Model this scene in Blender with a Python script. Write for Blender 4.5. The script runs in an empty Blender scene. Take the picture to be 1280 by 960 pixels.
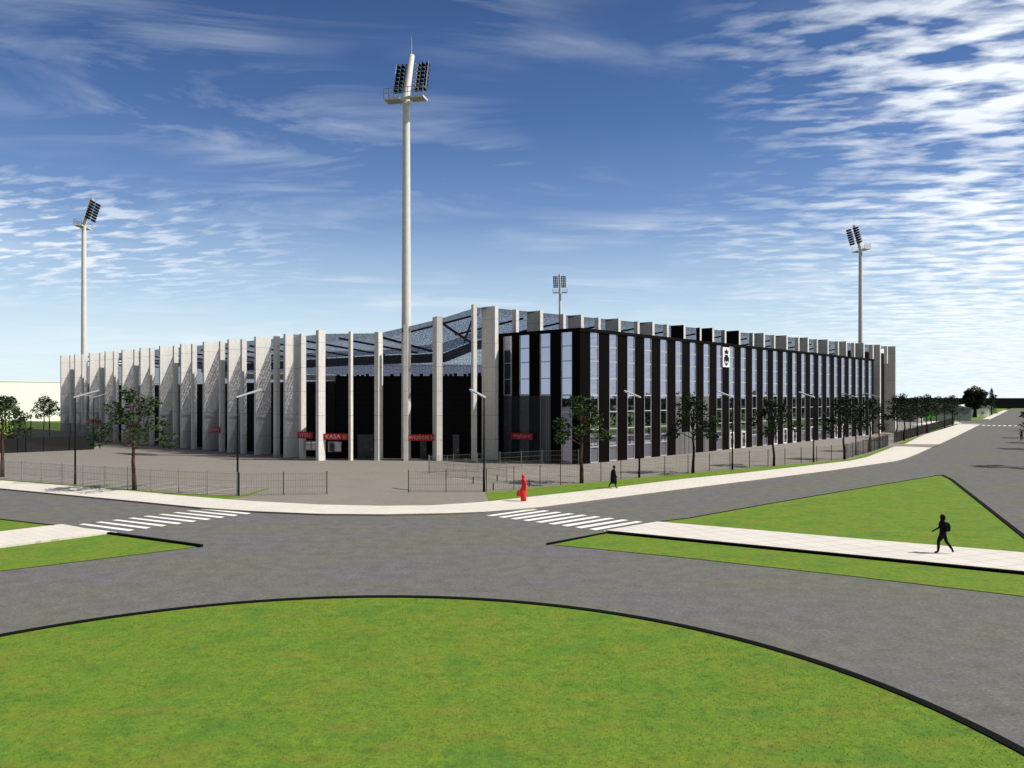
import bpy, bmesh, math, random
import numpy as np
from mathutils import Vector, Matrix
C = bpy.context.scene.collection
sc = bpy.context.scene
R = math.radians
rnd = random.Random(7)

# ------------------------------------------------------------------ survey
FOC, CAMH, HZN = 990.0, 7.2, 497.0
def gp(px, py):                        # photograph pixel of a point on the ground -> metres
    y = FOC*CAMH/(py-HZN)
    return ((px-640.0)/FOC*y, y)
def gps(l): return [gp(*p) for p in l]
U = Vector((-.74, .673)); V = Vector((.673, .74))   # the two facade directions

# ------------------------------------------------------------------ helpers
def tag(o, label=None, cat=None, group=None, kind=None):
    if label: o['label'] = label
    if cat: o['category'] = cat
    if group: o['group'] = group
    if kind: o['kind'] = kind
    return o
def empty(name, loc=(0, 0, 0), rz=0.0):
    o = bpy.data.objects.new(name, None); C.objects.link(o)
    o.location = loc; o.rotation_euler = (0, 0, rz); o.empty_display_size = .3
    return o
class MB:
    def __init__(s): s.v = []; s.f = []; s.m = []
    def add(s, vs, fs, mi=0):
        n = len(s.v); s.v += [tuple(v) for v in vs]
        s.f += [tuple(i+n for i in f) for f in fs]; s.m += [mi]*len(fs)
    def obox(s, c, ax, ay, az, mi=0, sides=None):   # centre and three half-axis vectors
        c, ax, ay, az = Vector(c), Vector(ax), Vector(ay), Vector(az)
        vs = [c+sx*ax+sy*ay+sz*az for sz in (-1, 1) for sx, sy in ((-1,-1),(1,-1),(1,1),(-1,1))]
        s.add(vs, [(3,2,1,0),(4,5,6,7),(0,1,5,4),(1,2,6,5),(2,3,7,6),(3,0,4,7)], mi)
        if sides is not None: s.m[-3] = sides; s.m[-1] = sides
    def box(s, x0, x1, y0, y1, z0, z1, mi=0):
        s.obox(((x0+x1)/2,(y0+y1)/2,(z0+z1)/2), ((x1-x0)/2,0,0), (0,(y1-y0)/2,0), (0,0,(z1-z0)/2), mi)
    def wallbox(s, p, q, z0, z1, t, mi=0):          # box standing on the line p-q
        p, q = Vector((p[0],p[1])), Vector((q[0],q[1])); d = (q-p); n = Vector((-d.y, d.x)).normalized()*t/2
        c = (p+q)/2
        s.obox((c.x,c.y,(z0+z1)/2), (d.x/2,d.y/2,0), (n.x,n.y,0), (0,0,(z1-z0)/2), mi)
    def bar(s, a, b, w, h=None, mi=0):
        a, b = Vector(a), Vector(b); d = b-a; h = h or w
        up = Vector((0,0,1)) if abs(d.normalized().z) < .95 else Vector((1,0,0))
        x = d.cross(up).normalized(); y = x.cross(d).normalized()
        s.obox((a+b)/2, d/2, x*w/2, y*h/2, mi)
    def tube(s, pts, rs, n=10, mi=0, cap=True):
        pts = [Vector(p) for p in pts]; rings = []
        for i, p in enumerate(pts):
            d = (pts[min(i+1,len(pts)-1)]-pts[max(i-1,0)]).normalized()
            up = Vector((0,1,0)) if abs(d.y) < .9 else Vector((1,0,0))
            x = d.cross(up).normalized(); y = d.cross(x).normalized()
            rings.append([p+(x*math.cos(t)+y*math.sin(t))*rs[i] for t in [2*math.pi*k/n for k in range(n)]])
        vs = [v for r in rings for v in r]; fs = []
        for i in range(len(pts)-1):
            for k in range(n):
                k2 = (k+1) % n; fs.append((i*n+k, i*n+k2, (i+1)*n+k2, (i+1)*n+k))
        if cap: fs.append(tuple(range(n-1,-1,-1))); fs.append(tuple((len(pts)-1)*n+k for k in range(n)))
        s.add(vs, fs, mi)
    def build(s, name, mats, parent=None, world=True, smooth=False):
        me = bpy.data.meshes.new(name)
        o = bpy.data.objects.new(name, me); C.objects.link(o)
        off = Vector((0,0,0))
        if parent is not None:
            o.parent = parent
            if world:
                q = parent
                while q is not None: off = off+Vector(q.location); q = q.parent
        me.from_pydata([(v[0]-off.x, v[1]-off.y, v[2]-off.z) for v in s.v], [], s.f)
        for m in (mats if isinstance(mats, (list, tuple)) else [mats]): me.materials.append(m)
        me.polygons.foreach_set('material_index', s.m)
        if smooth: me.polygons.foreach_set('use_smooth', [True]*len(s.f))
        bm = bmesh.new(); bm.from_mesh(me); bmesh.ops.recalc_face_normals(bm, faces=bm.faces); bm.to_mesh(me); bm.free()
        me.update(); return o
def slab(name, pts, z, mat, depth=0.0, kind='structure', parent=None):
    mb = MB(); n = len(pts)
    mb.add([(p[0],p[1],z) for p in pts], [tuple(range(n))])
    if depth:
        mb.add([(p[0],p[1],z) for p in pts]+[(p[0],p[1],z-depth) for p in pts],
               [(i,(i+1)%n,n+(i+1)%n,n+i) for i in range(n)])
    o = mb.build(name, mat, parent)
    up = o.data.polygons[0].normal.z
    if up < 0: o.data.flip_normals()
    if kind: o['kind'] = kind
    return o
def copy_tree(o, parent=None):
    c = o.copy(); C.objects.link(c); c.parent = parent
    for ch in list(o.children): copy_tree(ch, c)
    return c
def text_mesh(body, size, bold=0.0):
    cu = bpy.data.curves.new('lettering', 'FONT'); cu.body = body; cu.size = size
    cu.align_x = 'CENTER'; cu.align_y = 'CENTER'; cu.extrude = .012; cu.offset = bold; cu.resolution_u = 2; cu.space_character = 1.12
    o = bpy.data.objects.new('lettering', cu); C.objects.link(o)
    dg = bpy.context.evaluated_depsgraph_get(); me = bpy.data.meshes.new_from_object(o.evaluated_get(dg))
    bpy.data.objects.remove(o); return me

# ------------------------------------------------------------------ materials
def newmat(name):
    m = bpy.data.materials.new(name); m.use_nodes = True
    nt = m.node_tree; b = nt.nodes['Principled BSDF']; return m, nt, b
def N(nt, t, **kw):
    n = nt.nodes.new(t)
    for k, v in kw.items():
        if k in n.inputs: n.inputs[k].default_value = v
        else: setattr(n, k, v)
    return n
def ramp(nt, src, stops):
    r = nt.nodes.new('ShaderNodeValToRGB'); e = r.color_ramp.elements
    while len(e) < len(stops): e.new(.5)
    for i, (p, c) in enumerate(stops):
        e[i].position = p; e[i].color = (c[0],c[1],c[2],1) if not isinstance(c,(int,float)) else (c,c,c,1)
    nt.links.new(src, r.inputs[0]); return r
def mathn(nt, op, a, b=None, c=None, clamp=False):
    n = nt.nodes.new('ShaderNodeMath'); n.operation = op; n.use_clamp = clamp
    for i, x in enumerate((a, b, c)):
        if x is None: continue
        if isinstance(x, (int, float)): n.inputs[i].default_value = x
        else: nt.links.new(x, n.inputs[i])
    return n.outputs[0]
def mixc(nt, f, a, b, bt='MIX'):
    n = nt.nodes.new('ShaderNodeMix'); n.data_type = 'RGBA'; n.blend_type = bt
    for s, x in ((n.inputs[0], f), (n.inputs[6], a), (n.inputs[7], b)):
        if isinstance(x, (int, float)): s.default_value = x
        elif isinstance(x, tuple): s.default_value = (x[0],x[1],x[2],1)
        else: nt.links.new(x, s)
    return n.outputs[2]
def pos(nt, scale=(1,1,1), rz=0.0):
    g = nt.nodes.new('ShaderNodeNewGeometry'); mp = nt.nodes.new('ShaderNodeMapping')
    mp.inputs['Scale'].default_value = scale; mp.inputs['Rotation'].default_value = (0,0,rz)
    nt.links.new(g.outputs['Position'], mp.inputs['Vector']); return mp.outputs[0]
def noise(nt, vec, scale, detail=4, rough=.6, dist=0.0):
    n = nt.nodes.new('ShaderNodeTexNoise'); n.inputs['Scale'].default_value = scale
    n.inputs['Detail'].default_value = detail; n.inputs['Roughness'].default_value = rough; n.inputs['Distortion'].default_value = dist
    nt.links.new(vec, n.inputs['Vector']); return n.outputs['Fac']
def bump(nt, b, h, strength=.3, dist=.05):
    n = nt.nodes.new('ShaderNodeBump'); n.inputs['Strength'].default_value = strength; n.inputs['Distance'].default_value = dist
    nt.links.new(h, n.inputs['Height']); nt.links.new(n.outputs[0], b.inputs['Normal'])
def plain(name, col, rough=.6, metal=0.0, var=.12, vs=1.5, spec=None):
    m, nt, b = newmat(name)
    b.inputs['Specular IOR Level'].default_value = spec if spec is not None else (.06 if max(col) < .03 else .3)
    nz = noise(nt, pos(nt), vs, 5)
    lo = tuple(c*(1-var) for c in col); hi = tuple(min(1,c*(1+var)) for c in col)
    r = ramp(nt, nz, [(.3,lo),(.7,hi)]); nt.links.new(r.outputs[0], b.inputs['Base Color'])
    b.inputs['Roughness'].default_value = rough; b.inputs['Metallic'].default_value = metal
    return m

def grass_mat(name='lawn', k=1.0):
    m, nt, b = newmat(name); p = pos(nt)
    g = N(nt, 'ShaderNodeNewGeometry')
    fine = noise(nt, p, 11, 8, .85); patch = noise(nt, p, .55, 5, .62); pat2 = noise(nt, pos(nt,(.6,1.4,1)), .9, 5, .65); mott = noise(nt, p, 3.2, 6, .75)
    c1 = ramp(nt, fine, [(.32,(.070,.128,.014)),(.5,(.128,.216,.024)),(.70,(.21,.29,.045))]).outputs[0]
    c2 = mixc(nt, ramp(nt, patch, [(.40,.75),(.50,0.0)]).outputs[0], c1, mixc(nt, .68, c1, (.072,.178,.028)))
    c3 = mixc(nt, ramp(nt, pat2, [(.50,0.0),(.62,.8)]).outputs[0], c2, mixc(nt, .68, c2, (.190,.200,.032)))
    c4 = mixc(nt, .8, c3, ramp(nt, mott, [(.32,(.60,.66,.78)),(.5,(1,1,1)),(.68,(1.22,1.14,1.06))]).outputs[0], 'MULTIPLY')
    nt.links.new(c4, b.inputs['Base Color']); b.inputs['Roughness'].default_value = .85
    b.inputs['Specular IOR Level'].default_value = .1
    bump(nt, b, fine, .5, .05); return m
def asphalt_mat():
    m, nt, b = newmat('asphalt'); p = pos(nt)
    big = noise(nt, pos(nt,(.7,1.3,1)), .16, 3, .55); mid = noise(nt, p, 1.3, 5, .65); fine = noise(nt, p, 9, 8, .88)
    base = ramp(nt, big, [(.38,(.156,.157,.132)),(.5,(.155,.153,.141)),(.62,(.154,.151,.158))])
    m2 = mixc(nt, .55, base.outputs[0], ramp(nt, mid, [(.3,(.55,.55,.53)),(.7,(1.1,1.1,1.1))]).outputs[0], 'MULTIPLY')
    m3 = mixc(nt, .8, m2, ramp(nt, fine, [(.30,(.30,.30,.29)),(.5,(.95,.95,.95)),(.70,(1.7,1.7,1.6))]).outputs[0], 'MULTIPLY')
    nt.links.new(m3, b.inputs['Base Color']); b.inputs['Roughness'].default_value = .9
    b.inputs['Specular IOR Level'].default_value = .1
    bump(nt, b, fine, .5, .02); return m
def slab_mat(name, col, mort, bw, bh, rz, ms=.012, off=.5, var=.1, fine=18):
    m, nt, b = newmat(name); p = pos(nt, (1,1,1), rz)
    br = N(nt, 'ShaderNodeTexBrick'); br.offset = off; nt.links.new(p, br.inputs['Vector'])
    br.inputs['Color1'].default_value = (*col,1); br.inputs['Color2'].default_value = (*[c*(1-var) for c in col],1)
    br.inputs['Mortar'].default_value = (*mort,1); br.inputs['Scale'].default_value = 1
    br.inputs['Mortar Size'].default_value = ms; br.inputs['Brick Width'].default_value = bw; br.inputs['Row Height'].default_value = bh
    nz = noise(nt, p, fine, 5, .7); st = noise(nt, p, .35, 4, .6)
    c = mixc(nt, .6, br.outputs['Color'], ramp(nt, nz, [(.3,(.86,.86,.85)),(.7,(1.05,1.05,1.05))]).outputs[0], 'MULTIPLY')
    c = mixc(nt, .6, c, ramp(nt, st, [(.3,(.86,.85,.83)),(.65,(1,1,1))]).outputs[0], 'MULTIPLY')
    nt.links.new(c, b.inputs['Base Color']); b.inputs['Roughness'].default_value = .85
    bump(nt, b, nz, .2, .01); return m
def concrete_mat(name, col, joint=2.75):
    m, nt, b = newmat(name); p = pos(nt)
    sx = N(nt, 'ShaderNodeSeparateXYZ'); nt.links.new(p, sx.inputs[0])
    z = mathn(nt, 'MODULO', mathn(nt, 'ADD', sx.outputs[2], .35), joint)
    j = mathn(nt, 'LESS_THAN', z, .06)
    nz = noise(nt, p, 2.2, 6, .65); stre = noise(nt, pos(nt,(3.0,3.0,.25)), 1.0, 5, .6)
    c = ramp(nt, nz, [(.3,tuple(x*.86 for x in col)),(.7,col)])
    c2 = mixc(nt, .7, c.outputs[0], ramp(nt, stre, [(.3,(.84,.83,.81)),(.6,(1,1,1))]).outputs[0], 'MULTIPLY')
    c3 = mixc(nt, mathn(nt,'MULTIPLY',j,.55), c2, tuple(x*.3 for x in col))
    nt.links.new(c3, b.inputs['Base Color']); b.inputs['Roughness'].default_value = .8
    return m
def canopy_mat(name, col, cell, hole, trans, rz, tint=(.55,.57,.67), stretch=4.0):
    # sheet pierced by rows of long small openings that run inwards
    m, nt, b = newmat(name); g = N(nt, 'ShaderNodeNewGeometry'); mp = N(nt, 'ShaderNodeMapping'); mp.vector_type = 'TEXTURE'
    mp.inputs['Rotation'].default_value = (0,0,rz); mp.inputs['Scale'].default_value = (cell,cell*stretch,1000)
    nt.links.new(g.outputs['Position'], mp.inputs['Vector'])
    vo = N(nt, 'ShaderNodeTexVoronoi'); vo.feature = 'F1'; vo.inputs['Scale'].default_value = 1; vo.inputs['Randomness'].default_value = .35
    nt.links.new(mp.outputs[0], vo.inputs['Vector'])
    h = mathn(nt, 'LESS_THAN', vo.outputs['Distance'], hole)
    f = mathn(nt, 'ADD', mathn(nt, 'MULTIPLY', h, .75-trans), trans)
    b.inputs['Base Color'].default_value = (*col,1); b.inputs['Roughness'].default_value = .7; b.inputs['Specular IOR Level'].default_value = .1
    tr = N(nt, 'ShaderNodeBsdfTransparent'); mx = N(nt, 'ShaderNodeMixShader')
    tr.inputs['Color'].default_value = (*tint,1)
    nt.links.new(f, mx.inputs[0]); nt.links.new(b.outputs[0], mx.inputs[1]); nt.links.new(tr.outputs[0], mx.inputs[2])
    nt.links.new(mx.outputs[0], nt.nodes['Material Output'].inputs['Surface']); return m
def mesh_mat(name, col, cell, width):
    # woven wire screen: thin diagonal wires, open between them
    m, nt, b = newmat(name); p = pos(nt)
    sx = N(nt, 'ShaderNodeSeparateXYZ'); nt.links.new(p, sx.inputs[0])
    a = mathn(nt, 'ADD', mathn(nt,'MULTIPLY',sx.outputs[0],1/cell), mathn(nt,'MULTIPLY',sx.outputs[2],1/cell))
    c = mathn(nt, 'SUBTRACT', mathn(nt,'MULTIPLY',sx.outputs[0],1/cell), mathn(nt,'MULTIPLY',sx.outputs[2],1/cell))
    fa = mathn(nt,'LESS_THAN',mathn(nt,'PINGPONG',a,.5),width); fc = mathn(nt,'LESS_THAN',mathn(nt,'PINGPONG',c,.5),width)
    f = mathn(nt, 'MAXIMUM', fa, fc)
    b.inputs['Base Color'].default_value = (*col,1); b.inputs['Roughness'].default_value = .5
    tr = N(nt, 'ShaderNodeBsdfTransparent'); mx = N(nt, 'ShaderNodeMixShader')
    nt.links.new(f, mx.inputs[0]); nt.links.new(tr.outputs[0], mx.inputs[1]); nt.links.new(b.outputs[0], mx.inputs[2])
    nt.links.new(mx.outputs[0], nt.nodes['Material Output'].inputs['Surface']); return m
def glass_mat():
    m, nt, b = newmat('reflective_glass'); p = pos(nt)
    b.inputs['Base Color'].default_value = (.012,.014,.018,1); b.inputs['Roughness'].default_value = .05
    gl = N(nt, 'ShaderNodeBsdfGlossy'); gl.inputs['Color'].default_value = (.50,.53,.69,1); gl.inputs['Roughness'].default_value = .015
    bp = N(nt, 'ShaderNodeBump'); bp.inputs['Strength'].default_value = .04; bp.inputs['Distance'].default_value = .02
    nt.links.new(noise(nt, p, .9, 2), bp.inputs['Height']); nt.links.new(bp.outputs[0], gl.inputs['Normal'])
    mx = N(nt, 'ShaderNodeMixShader'); mx.inputs[0].default_value = .72
    nt.links.new(b.outputs[0], mx.inputs[1]); nt.links.new(gl.outputs[0], mx.inputs[2])
    nt.links.new(mx.outputs[0], nt.nodes['Material Output'].inputs['Surface']); return m
def leaf_mat(name, lo, hi):
    m, nt, b = newmat(name); g = N(nt, 'ShaderNodeNewGeometry')
    tc = N(nt, 'ShaderNodeTexCoord'); nz = noise(nt, tc.outputs['Object'], 1.1, 3)
    f = mathn(nt, 'ADD', mathn(nt,'MULTIPLY',g.outputs['Random Per Island'],.55), mathn(nt,'MULTIPLY',nz,.5))
    r = ramp(nt, f, [(.15,lo),(.5,tuple((a+c)/2 for a,c in zip(lo,hi))),(.9,hi)])
    nt.links.new(r.outputs[0], b.inputs['Base Color']); b.inputs['Roughness'].default_value = .5
    b.inputs['Specular IOR Level'].default_value = .10
    return m
def wall_black():
    m, nt, b = newmat('black_cladding'); p = pos(nt)
    sx = N(nt, 'ShaderNodeSeparateXYZ'); nt.links.new(p, sx.inputs[0])
    j = mathn(nt, 'LESS_THAN', mathn(nt,'MODULO',sx.outputs[2],.6), .05)
    c = mixc(nt, j, (.0035,.0035,.0045), (.009,.009,.011)); nt.links.new(c, b.inputs['Base Color'])
    b.inputs['Roughness'].default_value = .6; b.inputs['Specular IOR Level'].default_value = .08; return m

M = dict(
    lawn=grass_mat(), asphalt=asphalt_mat(),
    pavement=slab_mat('pavement_slabs', (.70,.655,.585), (.46,.42,.37), .5, .5, R(40), .010, .5, .06),
    path=slab_mat('path_slabs', (.69,.645,.59), (.42,.36,.32), 1.05, 1.05, R(-22), .022, .0, .05),
    forecourt=slab_mat('forecourt_paving', (.245,.220,.190), (.205,.184,.158), .4, .2, R(42), .012, .5, .14, 12),
    kerbblack=plain('black_kerb', (.0045,.005,.004), .8), paint=plain('road_paint', (.80,.80,.78), .8, 0, .14, 5),
    wornpaint=plain('worn_paint', (.50,.49,.46), .8, 0, .2, 6),
    concrete=concrete_mat('pale_concrete', (.80,.785,.745)), dark_fin=plain('dark_brown_side', (.016,.012,.010), .5),
    canopy_left=canopy_mat('pierced_blue_canopy_left', (.09,.095,.135), .18, .43, .24, R(-42.3)), canopy_corner=canopy_mat('pierced_blue_canopy_corner', (.09,.095,.135), .18, .43, .24, 0),
    canopy_right=canopy_mat('pierced_blue_canopy_right', (.09,.095,.135), .18, .43, .24, R(47.7)),
    edge=canopy_mat('pierced_canopy_edge', (.05,.055,.085), .12, .43, .02, R(-42.3), (.60,.60,.66), 3.0),
    steel_dark=plain('dark_steel', (.018,.018,.022), .5, .2), beam=plain('beam_grey', (.085,.080,.070), .7),
    black=wall_black(), pier=plain('black_panel', (.0042,.0028,.0028), .55, 0, .15, .6, .03),
    glass=glass_mat(), frame=plain('pale_aluminium', (.50,.50,.50), .4, .2), doorwhite=plain('white_door_frame', (.82,.82,.82), .4),
    stone=slab_mat('grey_perforated_panel', (.33,.33,.34), (.06,.06,.07), .5, .16, 0, .05, .5, .35),
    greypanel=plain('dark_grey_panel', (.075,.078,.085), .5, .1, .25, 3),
    charcoalpanel=plain('charcoal_panel', (.022,.024,.027), .6), sign=plain('red_sign', (.46,.013,.016), .6), letter=plain('sign_lettering', (.52,.42,.41), .6),
    white=plain('white_board', (.85,.85,.83), .5), ink=plain('black_emblem', (.012,.012,.012), .6),
    mast=plain('white_mast_paint', (.74,.72,.67), .45, 0, .06), lampblack=plain('lamp_housing', (.010,.010,.014), .4),
    grating=plain('platform_grating', (.34,.36,.27), .7), railing=plain('railing_steel', (.30,.30,.28), .5, .4),
    pole=plain('black_pole', (.010,.010,.011), .45), lamphead=plain('lamp_head', (.52,.53,.54), .35, .1),
    wire=plain('fence_wire', (.19,.19,.18), .5, .3), post=plain('fence_post', (.34,.34,.33), .5, .3), postdark=plain('fence_post_dark', (.05,.05,.05), .5, .3),
    screen=mesh_mat('black_screen', (.003,.003,.0035), .22, .36), screenlight=mesh_mat('open_black_screen', (.012,.012,.012), .24, .12),
    densewire=plain('dense_fence', (.06,.06,.06), .5, .3),
    bark=plain('bark', (.075,.042,.024), .9, 0, .4, 9), barkdark=plain('dark_bark', (.025,.018,.013), .9, 0, .4, 9),
    leaf=leaf_mat('leaves', (.009,.020,.006), (.048,.085,.022)), leafdark=leaf_mat('dark_leaves', (.004,.010,.003), (.020,.040,.011)),
    conifer=leaf_mat('conifer_needles', (.008,.02,.009), (.03,.06,.025)),
    clothblack=plain('black_cloth', (.010,.010,.010), .8), clothred=plain('red_cloth', (.62,.020,.022), .75), 
    cream=plain('cream_render', (.93,.93,.87), .8, 0, .03, .2), greendoor=plain('grey_green_door', (.20,.29,.22), .6),
    greygreen=plain('grey_green_cladding', (.20,.235,.215), .7), whitewall=plain('white_wall', (.82,.82,.80), .7), rooftile=plain('grey_roof', (.16,.17,.17), .7),
    brightgreen=plain('bright_green_panel', (.035,.62,.02), .5), bluegrey=plain('blue_grey_wall', (.22,.25,.30), .6),
    darkfield=plain('dark_land', (.004,.0045,.005), .95, 0, .3, .02), seat=plain('grey_seats', (.14,.14,.15), .6, 0, .4, 1.5),
)
def netting_mat():
    m, nt, b = newmat('pierced_wind_screen'); g = N(nt, 'ShaderNodeNewGeometry'); mp = N(nt, 'ShaderNodeMapping'); mp.vector_type = 'TEXTURE'
    mp.inputs['Scale'].default_value = (.17,1000,.17); nt.links.new(g.outputs['Position'], mp.inputs['Vector'])
    vo = N(nt, 'ShaderNodeTexVoronoi'); vo.inputs['Scale'].default_value = 1; vo.inputs['Randomness'].default_value = .3; nt.links.new(mp.outputs[0], vo.inputs['Vector'])
    f = mathn(nt, 'ADD', mathn(nt, 'MULTIPLY', mathn(nt, 'LESS_THAN', vo.outputs['Distance'], .44), .60), .20)
    b.inputs['Base Color'].default_value = (.06,.065,.10,1); b.inputs['Roughness'].default_value = .7; b.inputs['Specular IOR Level'].default_value = .1
    tr = N(nt, 'ShaderNodeBsdfTransparent'); tr.inputs['Color'].default_value = (.60,.62,.70,1); mx = N(nt, 'ShaderNodeMixShader')
    nt.links.new(f, mx.inputs[0]); nt.links.new(b.outputs[0], mx.inputs[1]); nt.links.new(tr.outputs[0], mx.inputs[2])
    nt.links.new(mx.outputs[0], nt.nodes['Material Output'].inputs['Surface']); return m
M['netting'] = netting_mat()
M['darkfield'].node_tree.nodes['Principled BSDF'].inputs['Specular IOR Level'].default_value = 0

# ------------------------------------------------------------------ ground
slab('dark_far_land', [(-9000,-3000),(9000,-3000),(9000,14000),(-9000,14000)], -.30, M['darkfield'])
slab('road', [(-520,-160),(640,-160),(640,506),(-520,506)], 0, M['asphalt'], .29)
top_edge = [(0,601.8),(80,608),(160,614.8),(222,620.6),(280,625.6),(320,628.4),(400,632.6),(480,634.2),(540,633.5),(600,629.6),(660,623),(760,611.7),(853.7,600),(922.5,593),(1000,584.3),(1040,579.5),(1062.5,577),(1083.7,572.3),(1096,567.5),(1120,558.4),(1131,555.8),(1147.5,547.5),(1171,536.5),(1198.5,530.6)]
low_edge = [(0,612),(70,618.7),(160,627.3),(247.5,636),(315,640.8),(400,644.3),(480,645),(560,643.5),(605,641.8),(640,639),(674,636),(753.7,625.8),(860,612),(953.7,600.3),(1040,589.2),(1090,581.9),(1120,577.5),(1133.7,573.7),(1147.5,568),(1163.7,560.6),(1175,555.6),(1200,543.7),(1225,531.2)]
TE, LE = gps(top_edge), gps(low_edge)
ext = lambda a, b, t: (a[0]+(a[0]-b[0])*t, a[1]+(a[1]-b[1])*t)
TE = [ext(TE[0], TE[1], 9)]+TE; LE = [ext(LE[0], LE[1], 9)]+LE
slab('forecourt', LE+[(128,214),(128,232),(110,262),(-110,262),(-260,262),(-260,150)], .10, M['forecourt'], .10)
slab('pavement', LE+TE[::-1], .106, M['pavement'])
slab('verge', gps([(607,617),(675,610.8),(725,605.8),(800,598.7),(860,593),(960,584.2),(1060,575.3),(1085,568.5),(1110,559.6),(1118,558.9),(1096,567.6),(1083.7,572.4),(1062.5,577.1),(1040,579.6),(1000,584.4),(922.5,593.1),(853.7,600.1),(760,611.8),(660,623.1),(611,628.6)]), .110, M['lawn'])
slab('verge', gps([(1119,555.6),(1150,545.5),(1192,530.6),(1198,530.8),(1171,536.6),(1147.5,547.6),(1130,556)]), .110, M['lawn'])
slab('verge', gps([(0,600.6),(80,606.7),(150,612.3),(225,618.5),(297,622.2),(333,612),(337,612.4),(306,622.8),(284,625.9),(222,620.8),(160,614.9),(80,608.1),(0,601.9)]), .110, M['lawn'])
slab('driveway', gps([(1112,559.4),(1121,556),(1176,556.2),(1165,560.2),(1130,558.9)]), .112, M['forecourt'])
# round island in front of the camera
RC, RR = Vector((-4.45,13.27)), 14.97
circ = lambda r, n=144: [(RC.x+r*math.cos(2*math.pi*k/n), RC.y+r*math.sin(2*math.pi*k/n)) for k in range(n)]
slab('lawn', circ(RR-.2), .115, M['lawn'])
def ring(name, outer, inner, z, mat):
    mb = MB(); n = len(outer)
    vs = [(p[0],p[1],zz) for zz in (0,z) for p in outer]+[(p[0],p[1],zz) for zz in (0,z) for p in inner]
    fs = []
    for i in range(n):
        j = (i+1)%n
        fs += [(i,j,n+j,n+i), (n+i,n+j,3*n+j,3*n+i), (3*n+i,3*n+j,2*n+j,2*n+i)]
    mb.add(vs, fs); o = mb.build(name, mat); o['kind'] = 'structure'; return o
ring('kerb', circ(RR+.05), circ(RR-.21), .145, M['kerbblack'])
def kerb(pts, w, z=.15, name='kerb'):
    mb = MB()
    P = [Vector(p) for p in pts]
    nrm = []
    for i in range(len(P)):
        d = (P[min(i+1,len(P)-1)]-P[max(i-1,0)]).normalized(); nrm.append(Vector((-d.y,d.x)))
    vs = []
    for p, n in zip(P, nrm):
        a, b = p+n*w/2, p-n*w/2
        vs += [(a.x,a.y,0),(a.x,a.y,z),(b.x,b.y,z),(b.x,b.y,0)]
    fs = [(0,1,2,3), tuple(len(vs)-k for k in (1,2,3,4))]
    for i in range(len(P)-1):
        for k in range(3): fs.append((4*i+k,4*i+k+1,4*i+5+k,4*i+4+k))
    mb.add(vs, fs); o = mb.build(name, M['kerbblack']); o['kind'] = 'structure'; return o
# left splitter island
a0, a1 = gp(0,651.5), gp(67,659.2)
slab('lawn', [ext(a0,a1,8), a0, a1, gp(0,667), ext(gp(0,667),gp(66,659.2),3)], .11, M['lawn'], .11)
kerb([ext(a0,a1,8), a0, a1], .18, .13)
p0, p1, p2, p3 = gp(0,667), gp(77,657.5), gp(136,668), gp(0,685.8)
slab('path', [ext(p0,p1,3), p1, p2, ext(p3,p2,3)], .118, M['pavement'], .118)
g0 = gp(0,714.3)
slab('lawn', [ext(p3,p2,3), p2, gp(248,683.5), gp(235,685.6), gp(160,695), gp(62,706.8), g0, ext(g0,gp(62,706.8),2.5)], .025, M['lawn'])
kerb([p2, gp(252,684)], .18, .13)
# right splitter island
q0, q1, q2, q3 = gp(757,665.3), gp(822,654.3), gp(1280,693.6), gp(1280,717.3)
slab('path', [q0, q1, gp(1060,675), q2, ext(q2,gp(1060,675),.35), ext(q3,gp(1060,695.6),.35), q3, gp(1060,695.6)], .118, M['path'], .118)
slab('lawn', [gp(690,681.3), gp(760,667), gp(1060,696.5), gp(1280,718), ext(gp(1280,718),gp(1060,696.5),.35), ext(gp(1280,746),gp(1050,719),.35), gp(1280,746), gp(1050,719), gp(900,702.5), gp(860,698), gp(740,686)], .025, M['lawn'])
kerb([gp(684,681.2), gp(758,667.2)], .12, .09)
kerb([gp(760,667.2), gp(1060,697), gp(1280,719), ext(gp(1280,719),gp(1060,697),.35)], .20, .14)
t0, t1 = gp(1178,595.6), gp(1305,694)
slab('lawn', [gp(826,654.2), gp(860,650.2), gp(960,632), gp(1060,614.7), gp(1170,596.2), t0, gp(1189,601), t1, q2, gp(1060,675.2)], .11, M['lawn'], .11)
kerb([gp(824,654.4), gp(860,650.2), gp(960,632), gp(1060,614.7), gp(1170,596.2)], .15, .125)
kerb([gp(1170,596.2), t0, gp(1189,601), gp(1280,673.7), gp(1306,695)], .25, .15)
# zebra crossings
def zebra(first, last, n):
    mb = MB(); A, B = gps(first), gps(last)
    for i in range(n):
        t = i/(n-1); mb.add([(a[0]*(1-t)+b[0]*t, a[1]*(1-t)+b[1]*t, .005) for a, b in zip(A, B)], [(0,1,2,3)])
    o = mb.build('zebra_crossing', M['paint']); o['kind'] = 'structure'
    for p in o.data.polygons:
        if p.normal.z < 0: p.flip()
zebra([(76,658.2),(84,657.2),(147,665.4),(140,667)], [(250,636.4),(256.5,636),(314,641.4),(309,642.8)], 10)
zebra([(608,644.4),(615.6,645.2),(672,636.9),(665,636.2)], [(754.5,663.7),(763,665.3),(822.5,654.4),(814,653.6)], 10)
mb = MB(); D = Vector((.55,.835)); Pn = Vector((.835,-.55)); L0 = Vector((121.5,206))
for i in range(9):
    c = L0+Pn*(1.0+i*1.16); a, b = c-D*2.2, c+D*2.2; w = Pn*.33
    mb.add([(a.x-w.x,a.y-w.y,.006),(a.x+w.x,a.y+w.y,.006),(b.x+w.x,b.y+w.y,.006),(b.x-w.x,b.y-w.y,.006)], [(0,1,2,3)])
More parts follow.
